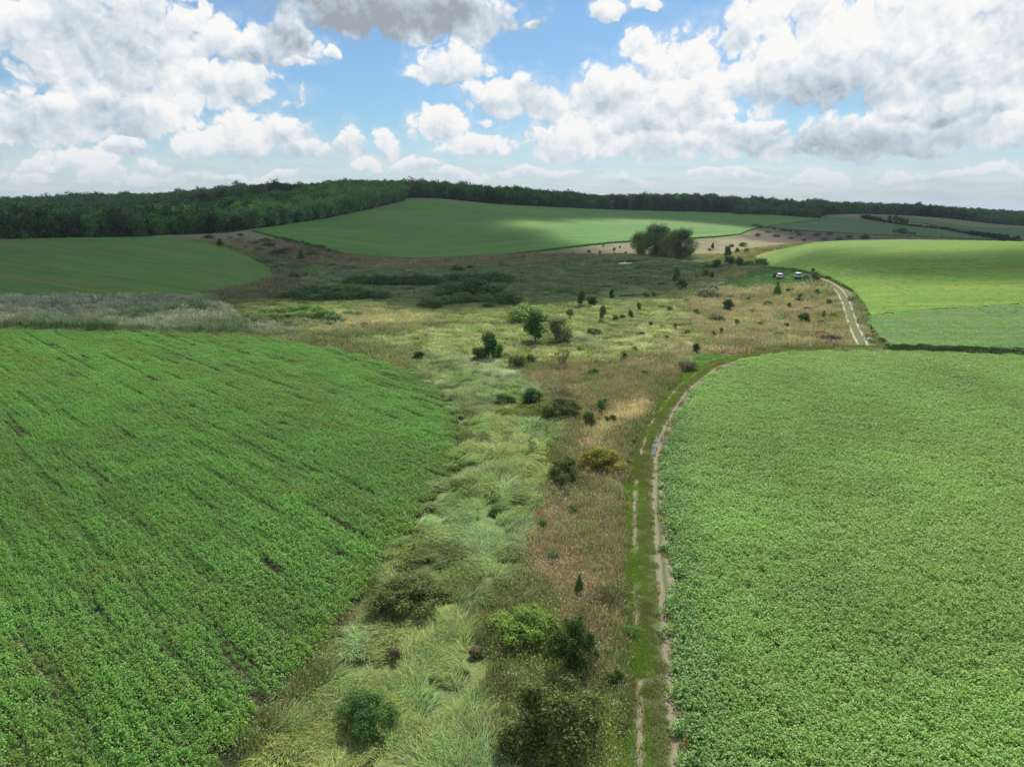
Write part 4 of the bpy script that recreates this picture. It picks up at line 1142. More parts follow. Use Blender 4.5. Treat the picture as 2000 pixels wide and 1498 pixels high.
T_ = [
 # foreground
 (1075, 1520, 178, 195, 'roundhi', 'ol', 'largest foreground bush, olive brown, at the bottom edge beside the track'),
 (1118, 1322, 82, 112, 'roundhi', 'bl', 'tall bluish green bush just above the largest foreground bush'),
 (1030, 1275, 120, 88, 'roundhi', 'lm', 'low bright lime bush left of the bluish green bush'),
 (1200, 1346, 30, 38, 'round', 'bl', 'small dark green bush between the bluish bush and the track'),
 (712, 1456, 98, 100, 'roundhi', 'dk', 'dark round bush standing alone in the flattened grass at the bottom'),
 (790, 1213, 112, 88, 'roundhi', 'ol', 'spreading olive bush at the edge of the near left field'),
 (772, 1298, 34, 36, 'loose', 'br', 'small half-dead brown bush in the flattened grass'),
 (1131, 1163, 19, 38, 'cone', 'md', 'slim upright green shrub alone in the brown weeds'),
 (1193, 1194, 58, 56, 'feather', 'ol', 'feathery olive bush close to the track above the slim upright shrub'),
 (1172, 932, 76, 62, 'roundhi', 'yl', 'yellow-tinged round bush left of the puddle'),
 (1106, 955, 62, 60, 'roundhi', 'ol', 'olive bush left of and just below the yellow-tinged bush'),
 (1237, 872, 15, 13, 'loose', 'bl', 'tiny grey green bush between the yellow-tinged bush and the track'),
 (1038, 887, 18, 30, 'feather', 'gy', 'bare grey sapling standing in the silvery grass'),
 (1096, 826, 66, 50, 'roundhi', 'ol', 'widest dark olive bush of the cluster in the valley neck'),
 (1040, 797, 48, 38, 'round', 'dk', 'dark green bush behind the widest olive bush, left side'),
 (987, 797, 38, 30, 'round', 'dk', 'leftmost dark bush of the cluster in the valley neck'),
 (1095, 785, 52, 26, 'feather', 'br', 'brownish twiggy thicket behind the widest olive bush'),
 (1174, 815, 25, 38, 'loose', 'md', 'upper of two narrow bushes right of the widest olive bush'),
 (1151, 842, 26, 35, 'round', 'ol', 'lower of two narrow bushes right of the widest olive bush'),
 (1192, 834, 24, 26, 'loose', 'dk', 'small dark V-shaped bush nearest the pale straw patch'),
 (1158, 740, 20, 22, 'round', 'md', 'small round green bush below the thin forked sapling'),
 (1218, 709, 19, 20, 'loose', 'md', 'thin forked sapling on the tan slope'),
 (1098, 722, 38, 44, 'feather', 'gy', 'feathery grey green small tree with bare stems fanning up'),
 (1012, 724, 38, 30, 'round', 'ol', 'olive bush left of the feathery grey green tree'),
 (1036, 714, 27, 24, 'loose', 'md', 'green bush touching the olive bush on its right'),
 (955, 710, 40, 50, 'tree', 'dk', 'dark pointed tree nearest the curve of the near left field'),
 (936, 708, 30, 28, 'round', 'ol', 'low olive bush at the foot of the dark pointed tree, left'),
 (972, 704, 26, 30, 'round', 'md', 'green bush at the foot of the dark pointed tree, right'),
 (817, 708, 25, 21, 'round', 'dk', 'small dark bush alone against the margin of the near left field'),
 (1046, 675, 46, 56, 'tree', 'dk', 'dark dense tree in the middle of the valley, left of the greyish one'),
 (1091, 675, 44, 50, 'round', 'gy', 'greyish dark bushy tree right of the dark dense tree'),
 (1030, 634, 70, 30, 'dome', 'lm', 'wide bright lime bush behind the dark dense tree'),
 (1113, 627, 22, 24, 'loose', 'lg', 'light green bush behind the greyish bushy tree'),
 (1160, 658, 25, 18, 'round', 'ol', 'olive bush beside the pale grass patch'),
 (1176, 631, 17, 28, 'tree', 'lg', 'slim light green tree above the olive bush by the pale grass patch'),
 (1203, 630, 14, 14, 'round', 'lg', 'left of two tiny green bushes in the lush meadow'),
 (1216, 627, 13, 12, 'round', 'md', 'right of two tiny green bushes in the lush meadow'),
 (1231, 632, 13, 22, 'lollipop', 'md', 'thin small tree with a round head on the lush meadow, nearer one'),
 (1247, 614, 13, 19, 'lollipop', 'md', 'thin small tree with a round head on the lush meadow, farther one'),
 (1135, 602, 19, 27, 'tree', 'dk', 'dark upright tree at the shaded edge of the marsh, left of a rounder bush'),
 (1157, 600, 23, 20, 'round', 'dk', 'rounder dark bush beside the dark upright tree at the marsh edge'),
 (1195, 588, 13, 19, 'tree', 'dk', 'small dark tree at the marsh edge right of the rounder bush'),
 (1262, 585, 17, 13, 'round', 'md', 'left of a pair of low bushes on the marsh edge'),
 (1277, 584, 11, 13, 'round', 'md', 'right of a pair of low bushes on the marsh edge'),
 (1319, 558, 16, 28, 'tree', 'vdk', 'tall dark narrow tree standing in the marsh grass'),
 (1330, 568, 19, 23, 'tree', 'dk', 'shorter dark tree touching the tall narrow one'),
 (1381, 584, 38, 20, 'dome', 'gy', 'wide greyish thorn bush on the dry meadow'),
 (1394, 572, 19, 14, 'round', 'dk', 'dark bush behind the wide greyish thorn bush'),
 (1421, 610, 26, 23, 'round', 'dk', 'round dark bush on the dry meadow below the thorn bush'),
 (1399, 631, 29, 18, 'dome', 'ol', 'low olive bush below the round dark bush'),
 (1439, 637, 12, 14, 'loose', 'lg', 'little light bush beside the small green lawn patch'),
 (1318, 646, 9, 13, 'loose', 'md', 'tiny upright sapling on the left of the dry meadow'),
 (1359, 692, 17, 20, 'round', 'dk', 'small dark round bush just above the bend of the track'),
 (1340, 727, 38, 22, 'dome', 'br', 'low brown dead brush beside the bend of the track'),
 (1517, 581, 16, 26, 'cone', 'lg', 'bright green conical tree below the parked cars'),
 (1562, 593, 22, 17, 'loose', 'md', 'loose green bush right of the conical tree'),
 (1595, 579, 16, 12, 'loose', 'dk', 'small dark spiky bush near the pale track'),
 (1619, 597, 13, 12, 'round', 'dk', 'dark little bush closest to the left rut of the pale track'),
 (1569, 634, 28, 21, 'round', 'dk', 'dark bush behind the brush pile'),
 (1602, 637, 18, 12, 'round', 'yl', 'yellowish low bush directly behind the brush pile'),
 (1608, 624, 11, 15, 'loose', 'lg', 'thin light green bush between the pale track and the yellowish bush'),
 (1536, 642, 11, 12, 'loose', 'md', 'small green bush left of the dark bush behind the brush pile'),
 (1520, 658, 22, 12, 'dome', 'lm', 'bright green low bush left of the brush pile'),
 (1543, 678, 14, 8, 'dome', 'yl', 'yellowish tuft of a bush at the edge of the lower track'),
 (1461, 591, 6, 11, 'loose', 'dk', 'tiny dark sapling left of the conical tree'),
 (1591, 551, 18, 18, 'round', 'gy', 'greyish bush at the corner of the lawn beside the third vehicle'),
 (1587, 537, 9, 12, 'tree', 'dk', 'small dark tree behind the greyish bush at the lawn corner'),
 (1603, 563, 5, 6, 'loose', 'dk', 'tiny sapling at the top of the pale track'),
 (1487, 522, 23, 17, 'dome', 'vdk', 'dark round bush at the far corner of the lawn'),
 (1461, 523, 20, 14, 'dome', 'dk', 'bush next left of the dark round bush at the lawn corner'),
 (1443, 524, 18, 18, 'round', 'dk', 'middle bush of the dark row behind the lawn'),
 (1423, 521, 21, 20, 'tree', 'vdk', 'tallest bush of the dark row behind the lawn'),
 (1398, 526, 19, 16, 'round', 'dk', 'bush left of the tallest one in the dark row'),
 (1381, 527, 14, 10, 'round', 'dk', 'leftmost low bush of the dark row behind the lawn'),
 (1062, 634, 22, 18, 'round', 'lg', 'light green bush at the right end of the wide lime bush'),
 (1120, 805, 34, 24, 'feather', 'br', 'brown twiggy bush right of the widest dark olive bush'),
 (1205, 842, 18, 14, 'loose', 'ol', 'little olive bush at the corner of the pale straw patch'),
 (1420, 505, 17, 19, 'tree', 'dk', 'dark tree with a pointed top behind the dark row'),
 (1440, 497, 10, 11, 'round', 'md', 'left of two small bushes on the pale meadow beyond the dark row'),
 (1457, 497, 10, 10, 'round', 'dk', 'right of two small bushes on the pale meadow beyond the dark row'),
 (1392, 489, 7, 11, 'tree', 'dk', 'small upright tree right of the willow clump'),
 (1386, 490, 6, 5, 'dome', 'dk', 'low bush at the foot of the small upright tree'),
 (1429, 483, 8, 6, 'dome', 'dk', 'tiny bush on the tan slope right of the willows'),
 (1451, 482, 13, 8, 'dome', 'dk', 'low spreading bush on the tan slope right of the willows'),
 (1389, 548, 11, 15, 'round', 'br', 'brownish upright bush left of the lawn, nearer one'),
 (1377, 545, 12, 15, 'round', 'ol', 'olive upright bush left of the lawn, behind the brownish one'),
 (1360, 547, 8, 9, 'round', 'br', 'small brown bush left of the olive upright bush'),
 (1355, 532, 9, 6, 'dome', 'dk', 'flat dark bush at the rim of the marsh'),
 # the willow clump beyond the pond
 (1250, 501, 44, 41, 'willow', 'gd', 'leftmost golden green tree of the clump by the pond'),
 (1281, 504, 58, 56, 'willow', 'wl', 'tallest tree of the clump by the pond'),
 (1311, 507, 50, 46, 'willow', 'gd', 'third tree from the left in the clump by the pond'),
 (1336, 509, 48, 49, 'willow', 'wl', 'rightmost grey green tree of the clump by the pond'),
 # marsh thickets
 (992, 600, 48, 31, 'dome', 'dk', 'big round dark willow bush at the right end of the marsh thicket'),
 (953, 605, 25, 14, 'dome', 'dk', 'small bush at the foot of the big round willow bush'),
 (841, 606, 44, 25, 'dome', 'dk', 'front left willow bush of the nearer thicket'),
 (875, 598, 38, 20, 'dome', 'md', 'second front willow bush of the nearer thicket'),
 (904, 594, 42, 20, 'dome', 'md', 'middle front willow bush of the nearer thicket'),
 (946, 594, 37, 20, 'dome', 'md', 'front willow bush next to the big round one'),
 (888, 582, 60, 27, 'dome', 'vdk', 'left top mound of the nearer thicket'),
 (925, 580, 68, 28, 'dome', 'dk', 'middle top mound of the nearer thicket'),
 (962, 584, 56, 27, 'dome', 'dk', 'right top mound of the nearer thicket'),
 (380, 617, 46, 20, 'dome', 'dk', 'right half of the dark bush mound in the reed bed'),
 (356, 618, 42, 18, 'dome', 'dk', 'left half of the dark bush mound in the reed bed'),
 (405, 616, 36, 16, 'dome', 'md', 'trailing green end of the bush mound in the reed bed'),
 (702, 620, 15, 12, 'dome', 'lg', 'small light bush alone at the right of the lime bushes'),
 (681, 619, 20, 13, 'dome', 'lg', 'light bush second from the right of the lime bushes'),
 (652, 636, 38, 17, 'dome', 'dk', 'dark dome bush in front of the lime bushes'),
 (632, 628, 40, 16, 'dome', 'md', 'green dome bush behind the dark dome bush'),
 (713, 637, 11, 8, 'dome', 'md', 'tiny round bush in the pale grass right of the dark dome'),
 (432, 484, 14, 14, 'tree', 'dk', 'small dark conical tree between the far left field and the valley'),
 (588, 509, 13, 17, 'cone', 'dk', 'single dark pointed tree on the brown verge'),
 (549, 502, 29, 12, 'dome', 'dk', 'flat dark bush left of the single pointed tree'),
 (575, 547, 20, 15, 'dome', 'dk', 'dark bush at the tip of the far left field'),
 (596, 545, 12, 12, 'loose', 'gy', 'grey twiggy bush at the tip of the far left field'),
 (408, 469, 18, 10, 'dome', 'dk', 'dark bush at the foot of the left wood'),
 (650, 524, 13, 9, 'dome', 'dk', 'left of three low bushes on the brown verge'),
 (674, 526, 9, 7, 'dome', 'dk', 'middle of three low bushes on the brown verge'),
 (689, 527, 7, 6, 'dome', 'dk', 'right of three low bushes on the brown verge'),
 (919, 529, 15, 11, 'loose', 'dk', 'upright bush on the brown verge below the large middle field'),
 (892, 532, 24, 7, 'dome', 'dk', 'flat bush beside the upright bush on the brown verge'),
 (980, 520, 17, 9, 'dome', 'dk', 'low bush right along the brown verge'),
 (1022, 507, 7, 7, 'round', 'dk', 'dot-like bush under the edge of the middle field'),
 (1762, 458, 17, 12, 'dome', 'vdk', 'largest dark bush of the small group in the far right field'),
 (1748, 455, 9, 7, 'dome', 'vdk', 'left dark bush of the small group in the far right field'),
 (1781, 460, 13, 6, 'dome', 'vdk', 'right low bush of the small group in the far right field'),
 (1717, 434, 10, 8, 'tree', 'vdk', 'leftmost tree on the far hedgerow'),
 (1736, 436, 9, 11, 'tree', 'vdk', 'second tree from the left on the far hedgerow'),
 (1748, 439, 14, 14, 'tree', 'vdk', 'tall tree on the far hedgerow, left of the tallest'),
 (1758, 440, 14, 15, 'tree', 'vdk', 'tallest tree on the far hedgerow'),
 (1770, 441, 9, 11, 'tree', 'vdk', 'tree just right of the tallest one on the far hedgerow'),
 (1690, 467, 17, 9, 'dome', 'vdk', 'largest dark bush in the brown strip behind the bright right field'),
 (1658, 466, 12, 7, 'dome', 'vdk', 'second dark bush in the brown strip behind the bright right field'),
 (1838, 465, 6, 4, 'dome', 'vdk', 'lone dark dot of a bush in the brown strip on the right'),
]
for a in T_:
    plant(*a)
# look-alikes in rows
for i, px in enumerate((684, 702, 722, 740, 760, 780, 800, 822, 842, 862, 884, 904, 924, 944, 964, 984)):
    plant(px, 562 - abs(i - 7) * .35 - (i > 9) * 3, 30 + (i * 7) % 9, 20 + (i * 5) % 9, 'dome', 'vdk', 'dark willow bush in the long low thicket across the shaded marsh', group='bushes of the long marsh thicket')
for i, (px, py) in enumerate(((552, 586), (572, 588), (594, 590), (614, 592), (634, 590), (654, 591), (674, 590), (694, 588), (712, 587), (730, 585), (747, 588), (596, 580), (616, 577), (638, 576), (660, 577), (684, 578), (706, 579))):
    plant(px, py, 27 + (i * 7) % 8, 17 + (i * 5) % 7, 'dome', 'dk' if py > 586 else 'md', 'green willow bush in the rounded thicket left of the marsh', group='bushes of the left marsh thicket')
for px, py, w in ((462, 626, 30), (486, 628, 34), (512, 630, 34), (540, 629, 32), (566, 627, 30), (590, 624, 30), (612, 626, 28), (548, 616, 28), (572, 613, 26), (596, 611, 28), (622, 614, 24), (640, 620, 24), (520, 618, 30)):
    plant(px, py, w, 15 + px % 4, 'dome', 'lg' if px % 3 else 'lm', 'lime green low bush in the sunlit group beside the reeds', group='lime bushes beside the reeds')
for px, py in ((540, 470), (556, 473), (566, 477), (577, 479), (590, 482), (601, 484), (612, 487), (622, 489), (632, 491), (642, 495), (655, 499)):
    plant(px, py, 11 + px % 4, 9 + px % 3, 'dome', 'vdk', 'dark bush in the row along the edge of the large middle field', group='bush row along the middle field')
rs = np.random.RandomState(51)
for px, py in ((1475, 444), (1483, 446), (1500, 447), (1512, 449), (1530, 452), (1542, 453), (1556, 455), (1595, 461), (1620, 459), (1500, 455), (1480, 462), (1516, 463), (1545, 467), (1560, 460), (1570, 471), (1610, 470), (1640, 470)):
    plant(px, py, rs.randint(7, 15), rs.randint(4, 8), 'dome', 'vdk', 'dark scrub bush on the brown rough ground beyond the bright right field', group='scrub beyond the bright right field')
for px, py in ((1178, 482), (1200, 491), (1211, 486), (1202, 500), (1150, 494), (1120, 500), (1222, 497), (1172, 497)):
    plant(px, py, rs.randint(4, 7), rs.randint(5, 8), 'round', 'dk', 'tiny bush dotting the tan verge left of the willow clump', group='tiny bushes on the tan verge')
for px, py in ((1340, 592), (1290, 560), (1306, 610), (1270, 640), (1345, 655), (1410, 655), (1470, 612), (1486, 640), (1500, 600), (1540, 605), (1460, 660), (1300, 668), (1250, 660), (1130, 690), (1260, 735), (1300, 745),
               (1545, 575), (1575, 610), (1630, 625), (1590, 655), (1390, 660), (1430, 585), (1240, 690), (1180, 670), (1360, 618)):
    plant(px + rs.randint(-4, 4), py, rs.randint(11, 19), rs.randint(8, 14), ('loose', 'round')[px % 2], ('md', 'ol', 'br', 'lg')[rs.randint(0, 4)], 'knee-high weedy bush scattered over the dry meadow', group='little bushes scattered over the dry meadow')
for px, py in ((450, 468), (470, 472), (500, 480), (520, 476), (480, 487), (505, 492), (535, 496), (560, 492), (610, 502), (470, 462), (525, 486)):
    plant(px, py, rs.randint(10, 24), rs.randint(5, 8), 'dome', ('dk', 'md')[rs.randint(0, 2)], 'low bush in the shaded side valley below the left wood', group='low bushes of the side valley')
for px, py in ((970, 1010), (1180, 1040), (1080, 1100), (1150, 1080), (880, 1150), (1230, 1250), (900, 1330), (620, 1400), (1210, 1440), (1060, 1040), (1120, 1010), (1070, 1230), (1190, 1290), (600, 1420), (540, 1460), (660, 1260), (930, 1290)):
    plant(px, py, rs.randint(22, 40), rs.randint(18, 30), 'round', ('ol', 'br', 'md', 'gd')[rs.randint(0, 4)], 'knee-high tangle of weeds in the rough strip beside the track', 'weed clump', 'weed_clump', 'weed clumps in the rough strip')

# ------------------------------------------------------------------ woods
M_TREE = leaf_mat('wood leaf', rough=.55, transl=.20, spec=.08)
wt = []
for i in range(7):
    rs_ = np.random.RandomState(300 + i)
    lobes = []
    for _ in range(11):
        a = rs_.uniform(0, 6.28); z = rs_.uniform(.45, .80); q = rs_.uniform(0, .32) * (1.1 - .6 * max(0, z - .5)); r = rs_.uniform(.15, .23)
        lobes.append((math.cos(a) * q, math.sin(a) * q, z, r, r, r * .72))
    for _ in range(4):
        a = rs_.uniform(0, 6.28); lobes.append((math.cos(a) * .22, math.sin(a) * .22, rs_.uniform(.12, .35), .16, .16, .16))
    wt.append(crown_mesh('wood tree', 300 + i, 800, .042, lobes, shell=.45, lo=.6, hi=1.4, hue=.08, mat=M_TREE))
C_WOOD = protos('wood trees', wt)


def wood(name, label, a0, a1, off, depth, step, colf, hmin, hmax, seed, hfun=None):
    rs = np.random.RandomState(seed); X, Y = [], []
    A0, A1 = WAZ[0] if a0 is None else float(pix_dir(a0, 420)[0]), float(pix_dir(a1, 420)[0])
    n = int((A1 - A0) * 900 * 1200 / step ** 2)
    a = rs.uniform(A0, A1, n); rf = np.interp(a, WAZ, WR); dp = np.interp(a, WAZ, WD)
    r = rf + off + (rs.uniform(0, 1, n)) * (dp if depth is None else depth)
    k = rs.uniform(0, 1, n) < r / 1100
    a, r, rf = a[k], r[k], rf[k]; x, y = r * np.sin(a), r * np.cos(a)
    # thin out so that crowns do not pile up
    cell = step * .8; key = np.floor(x / cell).astype(int) * 100003 + np.floor(y / cell).astype(int)
    _, ix = np.unique(key, return_index=True); a, r, rf, x, y = a[ix], r[ix], rf[ix], x[ix], y[ix]
    big = fbm(x, y, 45, seed + 1, 3)
    h = (hmin + (hmax - hmin) * sstep(big, .35, .65)) * rs.uniform(.75, 1.15, len(x))
    h *= np.where(rs.uniform(0, 1, len(x)) < .03, 1.18, 1)
    w = h * rs.uniform(.66, .95, len(x))
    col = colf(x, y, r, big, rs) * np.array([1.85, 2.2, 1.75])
    z = height(x, y) - h * .10
    print(name, len(x))
    return scatter(name, label, C_WOOD, 7, np.stack([x, y, z], 1), rs.uniform(0, 6.28, len(x)), np.stack([w, w, h], 1), col)


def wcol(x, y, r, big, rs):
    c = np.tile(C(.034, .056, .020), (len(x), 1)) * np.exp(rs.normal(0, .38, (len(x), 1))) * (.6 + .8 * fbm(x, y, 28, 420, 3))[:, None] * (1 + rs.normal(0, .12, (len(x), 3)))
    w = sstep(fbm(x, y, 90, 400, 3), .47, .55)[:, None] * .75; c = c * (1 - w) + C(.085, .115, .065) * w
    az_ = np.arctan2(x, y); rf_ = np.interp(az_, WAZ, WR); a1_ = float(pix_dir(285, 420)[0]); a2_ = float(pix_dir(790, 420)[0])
    w = ((az_ > a1_) & (az_ < a2_) & (r < rf_ + 120 + 60 * fbm(x, y, 50, 430, 2)))[:, None] * .7; c = c * (1 - w) + c * C(1.45, 1.65, 1.0) * w  # front spur greener and brighter: sunlight painted into the tree colour
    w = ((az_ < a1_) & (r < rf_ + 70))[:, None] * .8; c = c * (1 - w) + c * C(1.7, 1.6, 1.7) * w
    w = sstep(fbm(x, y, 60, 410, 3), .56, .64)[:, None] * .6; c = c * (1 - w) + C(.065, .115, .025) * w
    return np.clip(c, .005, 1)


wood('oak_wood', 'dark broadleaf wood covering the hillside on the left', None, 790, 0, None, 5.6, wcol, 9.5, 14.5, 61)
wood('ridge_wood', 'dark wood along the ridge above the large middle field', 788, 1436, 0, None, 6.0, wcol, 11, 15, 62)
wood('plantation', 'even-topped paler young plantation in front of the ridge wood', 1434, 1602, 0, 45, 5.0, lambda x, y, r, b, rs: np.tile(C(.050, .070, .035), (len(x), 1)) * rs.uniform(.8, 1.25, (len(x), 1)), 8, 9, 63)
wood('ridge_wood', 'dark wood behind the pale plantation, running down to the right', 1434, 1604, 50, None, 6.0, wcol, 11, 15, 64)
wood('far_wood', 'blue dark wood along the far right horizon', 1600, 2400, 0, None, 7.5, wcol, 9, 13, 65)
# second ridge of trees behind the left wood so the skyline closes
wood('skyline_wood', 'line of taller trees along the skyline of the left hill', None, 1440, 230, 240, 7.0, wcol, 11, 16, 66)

# hedgerow between the two far right fields
hl = wline([(1690, 427), (1720, 434), (1780, 443), (1840, 449), (1900, 460), (1960, 470), (1990, 476)], 8)
hp = np.array(smooth_line(hl)); rs = np.random.RandomState(71)
i = rs.randint(0, len(hp) - 1, 420); t = rs.uniform(0, 1, (420, 1)); q = hp[i] * (1 - t) + hp[i + 1] * t + rs.normal(0, 1.5, (420, 2))
h = rs.uniform(1.8, 4.2, 420) * np.where(vnoise(q[:, 0], q[:, 1], 30, 5) > .5, 1.25, .8)
scatter('hedgerow', 'dark overgrown hedgerow dividing the two far right fields', C_WOOD, 7, np.stack([q[:, 0], q[:, 1], height(q[:, 0], q[:, 1]) - h * .25], 1), rs.uniform(0, 6, 420), np.stack([h * .9, h * .9, h], 1), np.tile(C(.035, .055, .022), (420, 1)))


# ------------------------------------------------------------------ vehicles
def place_empty(name, px, py, rz, label, cat, group=None):
    x, y = ground_pt(px, py); o = bpy.data.objects.new(name, None); COL.objects.link(o); o.location = (x, y, float(height(x, y)) + .02); o.rotation_euler = (0, 0, rz)
    o['label'] = label; o['category'] = cat
    if group:
        o['group'] = group
    return o


M_PAINT = simple_mat('white car paint', (.78, .79, .82), .22, spec=.6); M_PAINT2 = simple_mat('silver car paint', (.55, .58, .60), .28, metal=.3)
M_GLASS = simple_mat('car glass', (.012, .014, .018), .06, spec=.8); M_RUB = simple_mat('rubber', (.02, .02, .02), .8); M_RIM = simple_mat('rim', (.55, .55, .56), .3, metal=.8)
M_RED = simple_mat('tail lamp', (.35, .01, .01), .2); M_LAMP = simple_mat('head lamp', (.8, .82, .85), .1); M_PL = simple_mat('plastic', (.03, .03, .032), .6); M_PLATE = simple_mat('plate', (.75, .75, .72), .5)


def loft(name, secs, mat, parent, bevel=.0):
    """secs: list of rings (same count of points), closed across and capped"""
    v = np.concatenate([np.array(s, float) for s in secs]); n = len(secs[0]); f = []
    for i in range(len(secs) - 1):
        for j in range(n):
            f.append((i * n + j, i * n + (j + 1) % n, (i + 1) * n + (j + 1) % n, (i + 1) * n + j))
    f.append(tuple(range(n - 1, -1, -1))); f.append(tuple((len(secs) - 1) * n + j for j in range(n)))
    me = bpy.data.meshes.new(name); me.from_pydata([tuple(p) for p in v], [], f); me.materials.append(mat)
    for p in me.polygons:
        p.use_smooth = True
    o = put(name, me, parent)
    if bevel:
        b = o.modifiers.new('bevel', 'BEVEL'); b.width = bevel; b.segments = 3; b.limit_method = 'ANGLE'; b.angle_limit = R(28)
    return o


def panel(name, pts, mat, parent, th=.012):
    p = np.array(pts, float); nrm = np.cross(p[1] - p[0], p[2] - p[0]); nrm /= np.linalg.norm(nrm)
    n = len(p); v = np.concatenate([p, p - nrm * th]); f = [tuple(range(n)), tuple(range(2 * n - 1, n - 1, -1))] + [(i, i + n, (i + 1) % n + n, (i + 1) % n) for i in range(n)]
    me = bpy.data.meshes.new(name); me.from_pydata([tuple(q) for q in v], [], f); me.materials.append(mat)
    return put(name, me, parent)


def box(name, c, s, mat, parent, bevel=.02):
    x, y, z = np.array(s) / 2
    ring = lambda zz: [(-x + c[0], -y + c[1], zz), (x + c[0], -y + c[1], zz), (x + c[0], y + c[1], zz), (-x + c[0], y + c[1], zz)]
    return loft(name, [ring(c[2] - z), ring(c[2] + z)], mat, parent, bevel)


def cyl(name, c, axis, r, w, mat, parent, n=28):
    a = np.arange(n) * 2 * math.pi / n; rings = []
    for k, (t, q) in enumerate(((-.5, .86), (-.38, 1), (.38, 1), (.5, .86))):
        if axis == 'x':
            rings.append([(c[0] + t * w, c[1] + math.cos(b) * r * q, c[2] + math.sin(b) * r * q) for b in a])
        else:
            rings.append([(c[0] + math.cos(b) * r * q, c[1] + t * w, c[2] + math.sin(b) * r * q) for b in a])
    return loft(name, rings, mat, parent)


def wheel(c, parent, r=.33):
    t = cyl('tyre', c, 'x', r, .22, M_RUB, None); w = bpy.data.objects.new('wheel', None); COL.objects.link(w); w.parent = parent
    t.parent = w; s = 1 if c[0] > 0 else -1
    cyl('rim', (c[0] + s * .09, c[1], c[2]), 'x', r * .66, .09, M_RIM, w)


def car(root, paint, L=4.4, W=1.80, H=1.62, suv=True):
    """front towards +Y, origin on the ground under the middle"""
    hw = W / 2
    def ring(y, zlo, zsh, ztop, wlo, wsh, wtop):
        return [(-wlo, y, zlo), (-wsh, y, (zlo + zsh) / 2), (-wsh, y, zsh), (-wtop, y, ztop), (wtop, y, ztop), (wsh, y, zsh), (wsh, y, (zlo + zsh) / 2), (wlo, y, zlo)]
    h2 = L / 2
    sec = [(-h2, .42, .85, .92, .86), (-h2 + .08, .30, .95, 1.00, .95), (-h2 + .55, .25, .97, 1.02, .98), (-.3, .22, .96, 1.0, 1.0), (h2 - 1.15, .24, .94, 1.0, .98), (h2 - .5, .26, .85, .92, .95), (h2 - .08, .32, .70, .78, .88), (h2, .40, .62, .68, .80)]
    loft('body', [ring(y, a, b, c, hw * .86 * w, hw * w, hw * .90 * w) for y, a, b, c, w in sec], paint, root, .04)
    zb = .985
    cab = [(-h2 + .10, zb, 1.0, .80), (-h2 + .48, H - .10, .93, .66), (-h2 + .95, H, .9, .64), (.25, H - .02, .9, .64), (.55, H - .10, .9, .66), (h2 - 1.20, zb, 1.0, .80)]
    rings = []
    for y, z, wb, wt_ in cab:
        zt = max(z, zb + .02); f = (zt - zb) / (H - zb)
        w0 = hw * .90; w1 = hw * (.90 - .20 * f)
        rings.append([(-w0, y, zb - .12), (-w1, y, zt - .04), (-w1 * .88, y, zt), (w1 * .88, y, zt), (w1, y, zt - .04), (w0, y, zb - .12)])
    loft('roof', rings, paint, root, .03)
    wz0, wz1 = zb + .05, H - .14
    def side(s, y0b, y0t, y1t, y1b):
        wb, wt2 = hw * .905 - .02 + .012, hw * .905 - hw * .20 * ((wz1 - zb) / (H - zb)) + .012
        p = [(s * wb, y0b, wz0), (s * wb, y1b, wz0), (s * wt2, y1t, wz1), (s * wt2, y0t, wz1)]
        return p if s > 0 else p[::-1]
    for s in (-1, 1):
        panel('window', side(s, -h2 + .62, -h2 + .85, -.75, -.72), M_GLASS, root)
        panel('window', side(s, -.66, -.69, .02, .10), M_GLASS, root)
        panel('window', side(s, .16, .08, .42, .86), M_GLASS, root)
    yb0, yb1 = -h2 + .10, -h2 + .48; f = lambda z: yb0 + (yb1 - yb0) * (z - zb) / (H - .10 - zb) - .015
    za, zc = zb + .08, H - .17
    panel('rear_window', [(-hw * .76, f(za), za), (hw * .76, f(za), za), (hw * .66, f(zc), zc), (-hw * .66, f(zc), zc)], M_GLASS, root)
    g = lambda z: (h2 - 1.20) + (.55 - h2 + 1.20) * (z - zb) / (H - .10 - zb) + .02
    za, zc = zb + .05, H - .16
    panel('windscreen', [(hw * .80, g(za), za), (-hw * .80, g(za), za), (-hw * .68, g(zc), zc), (hw * .68, g(zc), zc)], M_GLASS, root)
    for s in (-1, 1):
        box('tail_light', (s * hw * .80, -h2 + .045, .84), (.20, .10, .24), M_RED, root)
        box('headlight', (s * hw * .66, h2 - .10, .64), (.34, .16, .13), M_LAMP, root)
        box('mirror', (s * (hw + .08), .78, 1.02), (.18, .12, .13), paint, root)
        wheel((s * (hw - .12), h2 - .92, .33), root); wheel((s * (hw - .12), -h2 + .86, .33), root)
    box('bumper', (0, -h2 - .02, .45), (W * .90, .14, .22), M_PL, root); box('bumper', (0, h2 - .0, .40), (W * .84, .14, .20), M_PL, root)
    box('licence_plate', (0, -h2 - .035, .70), (.50, .03, .11), M_PLATE, root, .004)


